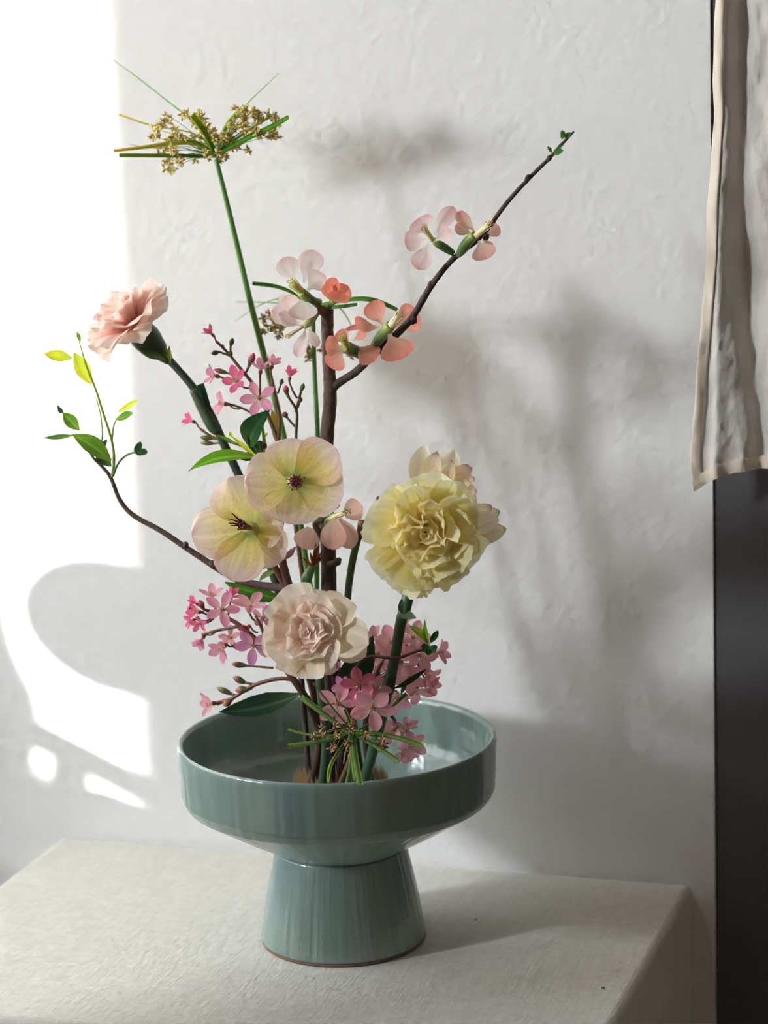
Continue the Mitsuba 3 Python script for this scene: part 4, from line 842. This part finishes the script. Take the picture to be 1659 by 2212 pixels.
# pale pink carnation at the upper left
cp = thing('carnation', 'pale pink carnation on a long dark stem at the upper left', 'carnation')
Yu = .004
stalk('stem', cp, [('w', -0.010, 0.007, 0.098, 10), (680, 1500, .004, 10.5), (640, 1380, .006, 10.5), (598, 1262, .008, 10.5), (560, 1145, .008, 10), (515, 1025, .006, 9.5), (484, 960, .005, 9.5), (458, 902, .005, 10), (424, 846, .005, 9), (388, 802, .005, 8.5), (364, 776, .005, 9)], (44, 60, 50), (52, 66, 50), 'm_stem', 10, 70, amt=.08)
stalk('node', cp, [(470, 934, .004, 10), (456, 916, .003, 14), (440, 884, .003, 13.5), (424, 856, .002, 10), (416, 842, .002, 8)], (62, 86, 62), (74, 82, 58), n=16)
pxpetal('leaf', cp, .002, (452, 900, 430, 830, 18, 0, -.002), [(0, (54, 76, 58)), (1, (44, 74, 60))], nr=(.6, .1), mat='m_leaf', prof='strap', fold=.6, seed=5)
pxpetal('leaf', cp, .006, (460, 925, 446, 908, 9, 0, 0), [(0, (54, 70, 56)), (1, (50, 60, 50))], nr=(-.6, 0), mat='m_leaf', prof='lance', fold=.6, seed=6)
axu = dirv(-.66, .70, .42)
Cu = at(303, 716, Yu)
stalk('calyx', cp, [(366, 778, .005, 12), (352, 768, .005, 15), (344, 760, .005, 23), (331, 748, .0048, 29), (316, 731, .0045, 33), (302, 716, Yu, 31), (292, 705, Yu, 24)], (74, 92, 56), (92, 110, 78), 'm_stem', 14, 20, amt=.12, stops=[(0, (84, 108, 56)), (.35, (56, 72, 52)), (1, (88, 106, 76))])
pxpetal('bract', cp, -.002, (368, 784, 366, 746, 12, 0, -.002), [(0, (150, 180, 60)), (1, (120, 150, 60))], nr=(-.4, .2), mat='m_leaf', prof='lance', fold=.5, seed=7)
pxpetal('bract', cp, -.006, (356, 776, 300, 752, 20, 0, -.004), [(0, (80, 104, 60)), (1, (60, 80, 56))], nr=(.0, -.4), mat='m_leaf', prof='lance', fold=.5, seed=8)
UC = [[(0, (248, 222, 204)), (.5, (249, 228, 214)), (1, (250, 236, 224))], [(0, (247, 190, 180)), (.45, (249, 218, 208)), (1, (251, 236, 226))], [(0, (246, 180, 176)), (.5, (249, 212, 204)), (1, (252, 234, 226))]]
RU = 108 * PX
carnation_head(cp, Cu, axu, RU, [(8, 48, 118, .98, 1.05, .06, .04), (7, 38, 92, 1.08, 1.0, .07, .02), (6, 24, 56, 1.06, .86, .09, -.04), (5, 14, 36, 1.0, .74, .12, -.06), (4, 6, 22, .92, .56, .14, -.06)], UC, 17, rot=10, serr=.025, rolls=.22, heart=[(.9, .30, .1, .86, .16), (1.0, .28, .1, .9, .14), (1.1, .2, .1, .9, .10), (1.3, .12, .2, .88, .06), (1.6, .05, .2, .86, .02)])

# ------------------------------------------------------------------ hellebore
hb = thing('hellebore', 'hellebore stem with two broad cup flowers in greenish cream flushed pink', 'hellebore')
HR0, HR1 = (84, 56, 54), (104, 70, 62)
stalk('stem', hb, [('w', -0.018, 0.002, 0.098, 10), (690, 1560, -.006, 10), (668, 1450, -.01, 10), (640, 1330, -.014, 10), (622, 1260, -.016, 9.5), (606, 1190, -.018, 9), (606, 1130, -.018, 7.5), (624, 1070, -.026, 7)], HR0, HR1, 'm_stem', 10, 50, amt=.12)
stalk('pedicel', hb, [(620, 1275, -.016, 8), (602, 1240, -.016, 8), (586, 1212, -.016, 8), (566, 1170, -.014, 7), (548, 1142, -.02, 6)], HR0, (110, 80, 60), 'm_stem', 9, 20, amt=.12)
HC = [(0, (176, 192, 116)), (.2, (226, 214, 132)), (.5, (246, 230, 164)), (.8, (246, 226, 206)), (1, (242, 214, 208))]
def hellebore_flower(Y, c, petals, lab, st, seed):
    cx, cyy = c
    C = at(cx, cyy, Y)
    m = tube([C - dirv(0, 0, 1) * .009, C - dirv(0, 0, 1) * .005, C - dirv(0, 0, 1) * .002, C - dirv(0, 0, 1) * .0008], [.002, .0058, .0046, .002], 12, 9)
    k = put('flower', m, 'm_stem', hb, smooth=True, color=lin(np.repeat([(172, 164, 96)], len(m.vertices), 0)), label=lab)
    for i, s in enumerate(petals):
        b, t = at(s[0], s[1], Y + s[5]), at(s[2], s[3], Y + s[6])
        pts, f, U, V = sheet(b, t, s[4] * 1.13 * PX, dirv(*s[7], 1), prof='broad', cup=.20, bow=-.10, ruffle=.02, rn=1.3, nu=46, nv=43, seed=seed * 10 + i)
        c_ = ramp(HC, U)
        k2 = (np.clip((np.abs(V) - .45) / .55, 0, 1) * np.clip(U * 1.5, 0, 1))[:, None]
        c_ = c_ * (1 - k2 * .7) + np.array((245, 218, 212.)) * k2 * .7
        fr_ = meshkit.noise(np.stack([V * 60 * (0.35 + U), U * 46, 0 * U + seed + i], -1), 3) * .6 + .4 * meshkit.noise(np.stack([V * 5 * (0.35 + U), U * 5, 0 * U + seed * 3 + i], -1), 5)
        dots = (np.clip((fr_ - .54) / .16, 0, 1) * np.clip(1.15 - np.abs(U - .45) * 2.2, 0, 1))[:, None]
        c_ = c_ * (1 - .17 * dots) + np.array((160, 104, 80.)) * .17 * dots
        vn = (meshkit.noise(np.stack([V * 11, U * 1.5, 0 * U + i], -1), 8) - .5)[:, None]
        put('petal', (pts, f), 'm_petal_sheer', k, smooth=True, color=lin(np.clip(c_ * (1 + .12 * vn), 0, 255)))
    return k
h1 = hellebore_flower(-.052, (638, 1040), [(632, 1030, 632, 946, 104, .002, -.002, (-.05, .3)), (646, 1032, 726, 968, 98, 0, -.004, (.25, .2)), (648, 1044, 743, 1068, 104, .003, -.002, (.3, -.1)), (636, 1050, 622, 1132, 112, .005, 0, (-.05, -.3)), (626, 1042, 528, 1040, 112, .001, -.004, (-.3, .05))], 'flower facing front', None, 1)
c1 = at(638, 1040, -.054)
stamens('stamens', h1, c1, c1 + dirv(.05, -.05, 1) * .007, .0050, 22, (130, 66, 62), (104, 50, 52), 5, r=.00034, ra=.0006, core=(112, 52, 54))
h2 = hellebore_flower(-.036, (540, 1145), [(544, 1132, 496, 1030, 116, .004, -.010, (-.2, .25)), (534, 1142, 413, 1156, 100, .002, -.012, (-.3, -.05)), (538, 1152, 500, 1254, 100, 0, -.014, (-.25, -.2)), (548, 1150, 616, 1204, 92, .006, .004, (-.5, -.3)), (550, 1140, 612, 1142, 76, .008, .006, (-.75, .25))], 'flower turned to the left', None, 2)
c2 = at(540, 1140, -.036)
stamens('stamens', h2, c2, at(520, 1134, -.048), .0028, 12, (124, 60, 60), (116, 52, 56), 6, r=.0005, ra=.0009)
for i, (x, y) in enumerate(((501, 1108), (492, 1120), (494, 1130), (498, 1136))):
    stalk('style', h2, [(534, 1138, -.042, 3.2), (514, (1134 + y) / 2, -.048, 2), (x, y, -.054, .9)], (120, 56, 58), (110, 54, 56), sides=6, n=7)
pxpetal('leaf', hb, -.012, (600, 1232, 560, 1256, 14, 0, -.002), [(0, (150, 160, 100)), (1, (80, 110, 60))], nr=(0, .5), mat='m_leaf', prof='lance', fold=.4, bow=.2, seed=21)
pxpetal('leaf', hb, -.010, (586, 1218, 552, 1226, 18, 0, -.002), [(0, (90, 110, 80)), (1, (70, 96, 66))], nr=(0, .4), mat='m_leaf', prof='lance', fold=.3, seed=22)
pxpetal('leaf', hb, -.022, (612, 1210, 640, 1180, 14, 0, -.002), [(0, (150, 110, 110)), (1, (190, 140, 140))], nr=(.3, 0), mat='m_leaf', prof='lance', fold=.3, seed=23)

# ------------------------------------------------------------------ freesia
fz = thing('freesia', 'cream freesia with purple tipped petals half hidden behind the yellow carnation', 'freesia')
Yf = -.004
stalk('stem', fz, [('w', 0.012, 0.016, 0.098, 8), (752, 1450, .008, 8), (752, 1280, .006, 8), (764, 1200, .004, 8), (778, 1150, .002, 8.5), (796, 1128, 0, 7), (840, 1100, Yf + .004, 6), (900, 1075, Yf + .004, 6), (960, 1070, Yf + .006, 5.5), (1020, 1090, Yf + .006, 5)], (48, 68, 56), (80, 104, 60), 'm_stem', 10, 60, amt=.1)
stalk('cut_spur', fz, [(776, 1160, .002, 8), (780, 1140, .001, 8.5), (781, 1124, .001, 7.5)], (60, 62, 44), (150, 110, 70), n=8)
stalk('cut_spur', fz, [(800, 1128, 0, 6), (812, 1098, -.002, 7), (820, 1076, -.003, 7)], (70, 88, 60), (124, 96, 72), n=8)
FC = [(0, (238, 176, 60)), (.22, (240, 206, 130)), (.45, (240, 222, 180)), (.88, (240, 226, 200)), (.95, (212, 176, 178)), (1, (140, 100, 120))]
FW = [(0, (240, 214, 150)), (.4, (242, 230, 200)), (1, (246, 238, 218))]
def floret(c, petals, seed, cal):
    q, r = PW(cal)
    m = tube(q, r, 10, 12)
    k = put('floret', m, 'm_stem', fz, smooth=True, color=tint(m.vertices, np.repeat([(226, 206, 160)], len(m.vertices), 0), .06, seed))
    for i, s in enumerate(petals):
        pxpetal('petal', k, Yf, s, s[8] if len(s) > 8 else FC, nr=s[7], prof='ovate' if s[4] < 34 else 'oval', cup=.5, bow=.10, nu=15, nv=11, seed=seed * 10 + i)
floret(None, [(916, 1060, 918, 962, 56, -.004, -.004, (-.4, 0), FW), (926, 1060, 944, 976, 50, -.012, -.016, (-.2, 0)), (936, 1056, 946, 972, 44, .004, .006, (0, .1), FW), (950, 1056, 980, 970, 56, .002, .002, (.2, .1), FW), (958, 1050, 976, 994, 34, -.012, -.018, (.1, .3)), (960, 1052, 1012, 1004, 50, .004, .002, (.4, .2)), (940, 1062, 950, 1012, 34, -.0105, -.0125, (0, .2), [(0, (240, 150, 20)), (.6, (244, 176, 60)), (1, (246, 220, 160))]), (944, 1060, 950, 1034, 18, -.018, -.022, (0, 0), [(0, (220, 190, 160)), (1, (150, 110, 130))])], 1, [(912, 1090, Yf + .002, 9), (926, 1066, Yf, 16), (940, 1044, Yf - .002, 22)])
floret(None, [(960, 1062, 1027, 1034, 44, -.006, -.012, (.3, .4)), (980, 1070, 1031, 1062, 58, -.008, -.014, (.4, .2)), (966, 1068, 1020, 1010, 40, 0, 0, (.2, .6)), (990, 1080, 1030, 1094, 56, -.004, -.004, (.5, -.1))], 2, [(930, 1100, Yf + .004, 9), (956, 1080, Yf, 18), (976, 1068, Yf - .002, 22)])
FG = [(0, (232, 210, 160)), (.5, (238, 224, 196)), (.9, (230, 222, 190)), (1, (160, 160, 90))]
floret(None, [(1010, 1130, 1062, 1092, 46, 0, -.002, (.4, .4)), (1016, 1136, 1080, 1104, 44, .004, .006, (.3, .4), FG), (1016, 1142, 1094, 1142, 52, -.006, -.008, (.4, -.3), FG), (1010, 1146, 1070, 1160, 44, -.002, 0, (.3, -.5), FG), (1014, 1134, 1078, 1122, 50, -.010, -.014, (.3, .1), [(0, (230, 206, 160)), (.6, (232, 218, 196)), (1, (236, 226, 214))])], 3, [(970, 1110, Yf + .006, 9), (1000, 1128, Yf + .002, 17), (1024, 1136, Yf, 22)])

# ------------------------------------------------------------------ leafy twigs
def leaf(parent, Y, spec, cols, nr=(0, 0), **kw):
    kw = {**dict(prof='lance', fold=.3, bow=-.06, nu=14, nv=9, vein=.10), **kw}
    return pxpetal('leaf', parent, Y, spec, cols, nr=nr, mat='m_leaf', **kw)
YL = [(0, (206, 220, 70)), (.5, (222, 236, 60)), (1, (240, 240, 70))]
ML = [(0, (130, 160, 60)), (.5, (96, 146, 44)), (1, (120, 164, 50))]
DL = [(0, (70, 104, 48)), (.5, (40, 74, 44)), (1, (46, 84, 50))]
t1 = thing('leafy_twig', 'bent dark twig with sprouting yellow green leaves on the far left', 'twig')
yt = -.002
stalk('twig', t1, [('w', -0.003, -0.006, 0.098, 9), (708, 1480, -.013, 9.5), (682, 1340, -.0135, 9.5), (648, 1282, -.010, 9.5), (590, 1268, -.006, 9.5), (515, 1252, -.004, 8.5), (460, 1221, -.002, 7.5), (400, 1182, yt, 6.5), (340, 1142, yt, 6.2), (284, 1110, yt, 5.6), (254, 1070, yt, 5), (238, 1030, yt, 4.6), (214, 1002, yt, 3.6), (198, 984, yt, 2.8), (191, 964, yt, 1.6)], (66, 52, 48), (84, 66, 58), 'm_bark', 10, 110, .12, 9, .2)
stalk('spur', t1, [(402, 1186, yt, 5), (401, 1176, yt - .001, 7), (403, 1171, yt - .001, 4)], (66, 52, 48), (84, 66, 58), 'm_bark', 7, 7, .3, 2)
stalk('spur', t1, [(461, 1226, -.003, 6), (459, 1218, -.004, 9), (455, 1214, -.003, 5)], (66, 52, 48), (84, 66, 58), 'm_bark', 7, 7, .3, 3)
SG0, SG1 = (120, 150, 60), (170, 196, 70)
stalk('shoot', t1, [(242, 1030, yt, 4), (246, 985, yt, 3.4), (238, 940, yt, 3), (222, 890, yt - .002, 2.8), (206, 840, yt - .004, 2.6), (186, 790, yt - .006, 2.6), (176, 755, yt - .006, 1.8), (170, 735, yt - .006, 1.2)], SG0, SG1, sides=7)
stalk('shoot', t1, [(219, 962, yt, 2), (221, 935, yt, 1.8), (216, 890, yt - .002, 1.6), (208, 862, yt - .003, 1.4)], SG0, SG1, sides=6)
stalk('shoot', t1, [(244, 1028, yt, 3.4), (256, 1000, yt - .002, 2.6), (276, 982, yt - .004, 2.4), (294, 977, yt - .006, 2.2)], (70, 104, 50), (60, 92, 50), sides=7)
stalk('shoot', t1, [(242, 950, yt, 2.2), (246, 918, yt, 2), (252, 904, yt, 1.6)], SG0, SG1, sides=6)
for s, c, n_, kw in (((156, 774, 94, 764, 30, 0, -.006), YL, (-.2, .5), {}), ((160, 762, 198, 832, 36, -.004, -.004), YL, (-.3, .3), {}), ((174, 738, 166, 716, 9, -.004, -.005), ML, (0, .2), {}), ((172, 930, 134, 890, 30, .002, .004), ML, (-.3, .4), {'ruffle': .06, 'serr': .05}), ((136, 892, 124, 874, 12, 0, -.004), DL, (-.3, .4), {'bow': .3}),
        ((160, 940, 92, 946, 15, .002, -.004), [(0, (96, 140, 50)), (1, (70, 120, 50))], (0, .6), {}), ((240, 996, 155, 938, 44, 0, -.008), ML, (-.1, .5), {'bow': .12}), ((240, 1008, 206, 966, 34, .002, .004), DL, (-.3, .2), {}), ((254, 890, 299, 864, 15, .002, 0), YL, (.2, .5), {}), ((250, 906, 288, 892, 24, 0, -.003), [(0, (130, 170, 60)), (1, (90, 150, 60))], (.1, .6), {}),
        ((292, 980, 304, 954, 16, -.004, -.006), DL, (.4, .2), {'prof': 'oval'}), ((294, 976, 318, 980, 22, -.005, -.008), DL, (.3, .5), {'prof': 'oval'}), ((200, 826, 186, 790, 10, -.004, -.004), YL, (-.4, 0), {}), ((216, 972, 232, 948, 12, .004, .004), DL, (0, .2), {})):
    leaf(t1, yt, s, c, n_, seed=int(s[2] + s[3]), **kw)
t2 = thing('leafy_twig', 'short leafy twig rising beside the upper hellebore flower', 'twig')
y4 = -.030
stalk('twig', t2, [('w', -0.025, 0.013, 0.098, 7), (652, 1480, .016, 7), (642, 1400, .018, 6.5), (636, 1340, .016, 6.5), (630, 1290, .005, 6.5), (616, 1240, .000, 6.5), (590, 1110, -.008, 6), (578, 1000, y4 + .004, 5), (573, 972, y4, 5), (571, 958, y4, 5)], (66, 52, 48), (84, 62, 52), 'm_bark', 9, 50, .1, 12, .2)
stalk('twig', t2, [(590, 1040, y4 + .004, 4.5), (574, 1010, y4, 4.5), (562, 992, y4, 4.5)], (66, 52, 48), (130, 104, 60), 'm_bark', 8, 12)
stalk('shoot', t2, [(571, 960, y4, 4), (568, 932, y4, 3.4), (564, 912, y4 - .002, 3)], SG0, SG1, sides=7)
LM = [(0, (150, 176, 70)), (.4, (104, 156, 40)), (1, (96, 150, 36))]
for s, c, n_, kw in (((562, 990, 407, 1018, 34, 0, -.008), LM, (0, .7), {'bow': .16, 'fold': .35, 'nu': 18}), ((560, 990, 498, 940, 10, -.002, -.006), YL, (-.2, .4), {}), ((512, 958, 466, 938, 10, -.004, -.008), LM, (0, .6), {}), ((500, 944, 496, 932, 8, -.006, -.006), YL, (0, .4), {}), ((560, 986, 534, 930, 18, 0, -.004), DL, (-.3, .3), {'bow': .1}), ((536, 962, 582, 886, 58, -.002, -.006), DL, (-.3, .35), {'bow': .10, 'prof': 'ovate', 'fold': .35, 'serr': .02, 'nu': 18, 'ruffle': .03}),
        ((560, 986, 512, 988, 24, .002, 0), DL, (-.2, .6), {}), ((566, 980, 558, 952, 26, .006, .006), DL, (.3, .2), {'prof': 'oval'}), ((564, 914, 566, 886, 9, -.002, -.004), YL, (-.4, .1), {'bow': .2}), ((566, 912, 578, 898, 10, -.002, -.004), YL, (.4, .2), {}), ((568, 930, 560, 922, 5, 0, 0), YL, (0, .2), {}), ((570, 946, 578, 934, 5, 0, 0), YL, (.3, .2), {})):
    leaf(t2, y4, s, c, n_, seed=int(s[2] + s[3]), **kw)
t3 = thing('leafy_twig', 'thin twig with a tuft of small green leaves right of the yellow carnation stem', 'twig')
y5 = -.042
stalk('twig', t3, [('w', 0.004, -0.010, 0.098, 5), (756, 1500, -.022, 4.5), (786, 1424, -.038, 4), (830, 1420, y5 - .006, 3.6), (862, 1421, y5 - .008, 3.4), (896, 1408, y5 - .004, 3.2), (924, 1402, y5, 3)], (72, 54, 50), (92, 66, 58), 'm_bark', 8, 50, .1, 15, .2)
for s, c, n_, kw in (((924, 1392, 882, 1352, 20, 0, -.002), [(0, (110, 140, 50)), (.5, (160, 170, 50)), (1, (80, 120, 50))], (.2, .6), {'bow': .2}), ((926, 1394, 918, 1337, 11, 0, -.002), LM, (-.3, .1), {'bow': .14}), ((930, 1388, 946, 1362, 14, 0, -.002), DL, (.3, .1), {'prof': 'oval'}), ((932, 1388, 944, 1368, 8, -.002, -.003), DL, (.3, .1), {}), ((928, 1396, 914, 1408, 26, -.002, -.006), DL, (-.2, .1), {'prof': 'oval'}), ((928, 1396, 938, 1410, 26, -.002, -.006), DL, (.2, .1), {'prof': 'oval'}), ((926, 1400, 926, 1416, 14, -.004, -.006), DL, (0, 0), {'prof': 'oval'})):
    leaf(t3, y5, s, c, n_, seed=int(s[2] + s[3]), **kw)

# ------------------------------------------------------------------ flower frog in the bowl
ff = thing('flower_frog', 'round brass pin holder standing in the bowl under the stems', 'flower frog')
fb = tm(lathe(rounded([(0, .0899), (.033, .0899, .002), (.0345, .0918, .001), (.0338, .1035, .003), (0, .1045)]), 64)); fb.apply_translation((0, .004, 0))
put('base', fb, 'm_brass', ff)
pins = []
for i in range(-9, 10):
    for j in range(-9, 10):
        x, y = (i + .5 * (j % 2)) * .0034, j * .0030
        if math.hypot(x, y) < .0325:
            c = trimesh.creation.cone(.0007, .0115, sections=6); c.apply_translation((x, y + .004, .1035)); pins.append(c)
put('pins', cat(pins), 'm_brass', ff, smooth=False, kind='stuff', label='rows of upright brass pins')

# ------------------------------------------------------------------ crumbs on the cloth
for (x, y, w, lab) in ((487, 1634, 8, 'dark crumb floating on the water at the left inside the bowl'), (1028, 1987, 5, 'tiny brown leaf crumb on the cloth just right of the bowl foot'), (1303, 2135, 7, 'tiny green leaf crumb on the cloth near its right edge')):
    k = thing('leaf_crumb', lab, 'crumb')
    p = at(x, y, Z=0.1088 if 'water' in lab else 0.0006)
    m = trimesh.creation.icosphere(subdivisions=2, radius=w * PX * .5)
    m.vertices *= 1 + .5 * (meshkit.noise(m.vertices * 900, 3)[:, None] - .5)
    m.vertices = m.vertices * [1.3, .8, .5] + p + [0, 0, .0003]
    put(k, m, 'm_stem', color=tint(m.vertices, np.repeat([(96, 92, 60) if 'green' in lab else (100, 78, 60)], len(m.vertices), 0), .2))

# ------------------------------------------------------------------ hanging linen cloth in the doorway
hc = thing('linen_cloth', 'crumpled off-white linen cloth hanging over the dark door at the upper right', 'hanging cloth')
left_y = np.array([-60, 0, 150, 300, 480, 640, 800, 950, 1000, 1062.])
left_x = np.array([1556, 1552, 1546, 1536, 1531, 1521, 1502, 1491, 1487, 1494.])
zl = np.array([at(x, y, .125)[2] for x, y in zip(left_x, left_y)]); xl = np.array([at(x, y, .125)[0] for x, y in zip(left_x, left_y)])
def cloth_left(z): return np.interp(-z, -zl, xl)
NS, NT = 150, 220
S, TT = np.meshgrid(np.linspace(0, 1, NS), np.linspace(0, 1, NT), indexing='ij')
width = .30
zb = np.interp(S * width, [0, .006, .018, .03, .06, .12, .3], [at(1494, 1062, .125)[2], at(1500, 1050, .125)[2], at(1532, 1030, .125)[2], at(1568, 1020, .125)[2], at(1659, 1012, .125)[2], at(1659, 1012, .125)[2] + .002, at(1659, 1012, .125)[2] - .004])
ztop = .80
Zc = ztop + (zb - ztop) * TT
Xc = cloth_left(Zc) + S * width
fold1 = np.interp(-Zc, -zl, [.010, .010, .011, .013, .014, .016, .024, .03, .03, .03])
dx = Xc - cloth_left(Zc)
depth = -.006 * np.exp(-((dx - fold1 * .62) / .0052) ** 2) + .006 * np.exp(-((dx - fold1 * 1.5) / .006) ** 2)
cr = meshkit.fbm(np.stack([dx * 60 + Zc * 6, Zc * 16, 0 * dx], -1), 4, 2) - .5
big = np.sin(dx * 120 + Zc * 7 + 2.0 * meshkit.noise(np.stack([Zc * 5, dx * 3, 0 * dx], -1), 4))
diag = np.exp(-((dx - (.030 + (.42 - Zc) * .26)) / .010) ** 2) * np.clip((.5 - Zc) / .1, 0, 1)
Yc = .126 + depth + .012 * cr + .0022 * big * np.clip(dx / .03, 0, 1) + .006 * diag
Xc = Xc + .0035 * (meshkit.noise(np.stack([Zc * 34, 0 * Zc, 0 * Zc], -1), 6) - .5) * np.clip(1 - dx / .02, 0, 1)
def grid_quads(a, b):
    i, j = np.meshgrid(np.arange(a - 1), np.arange(b - 1), indexing='ij')
    return np.stack([i * b + j, (i + 1) * b + j, (i + 1) * b + j + 1, i * b + j + 1], -1).reshape(-1, 4)
G = np.stack([Xc, Yc, Zc], -1)
def thick(grid, t=.0008):
    """Gives an open grid of points a thickness along y and closes its rim."""
    a, b = grid.shape[:2]
    q = grid_quads(a, b)
    back = grid + [0, t, 0]
    n = a * b
    idx = np.arange(n).reshape(a, b)
    loop = np.concatenate([idx[:, 0], idx[-1, 1:], idx[-2::-1, -1], idx[0, -2:0:-1]])
    nx = np.roll(loop, -1)
    return np.vstack([grid.reshape(-1, 3), back.reshape(-1, 3)]), np.vstack([q, q[:, ::-1] + n, np.stack([loop, loop + n, nx + n, nx], -1)])
put('panel', thick(G), 'm_hanging', hc, smooth=50)
hs = np.linspace(0, 1, 7)
hem = np.stack([np.stack([np.interp(hs * .0072 / width, S[:, 0], G[:, j, k]) for k in range(3)], -1) for j in range(NT)], 1)
hem[..., 1] -= .0011 + .0008 * np.sin(np.pi * hs)[:, None] + .0005 * meshkit.noise(np.stack([hem[..., 2] * 240, 0 * hem[..., 0], 0 * hem[..., 0]], -1), 7)
hem[..., 0] -= .0003
put('side_hem', thick(hem, .0010), 'm_hem', hc, smooth=50, label='stitched beige edge')
ht = np.linspace(1 - .0085 / .5, 1, 6)
bot = np.stack([np.stack([np.interp(ht, TT[0], G[i, :, k]) for k in range(3)], -1) for i in range(NS)], 0)
bot[..., 1] -= .0011 + .0006 * np.sin(np.pi * np.linspace(0, 1, 6))[None] + .0006 * meshkit.noise(np.stack([bot[..., 0] * 260, 0 * bot[..., 0], 0 * bot[..., 0]], -1), 8)
bot[..., 2] -= .0004
put('bottom_hem', thick(bot, .0010), 'm_hem', hc, smooth=50, label='stitched bottom edge')
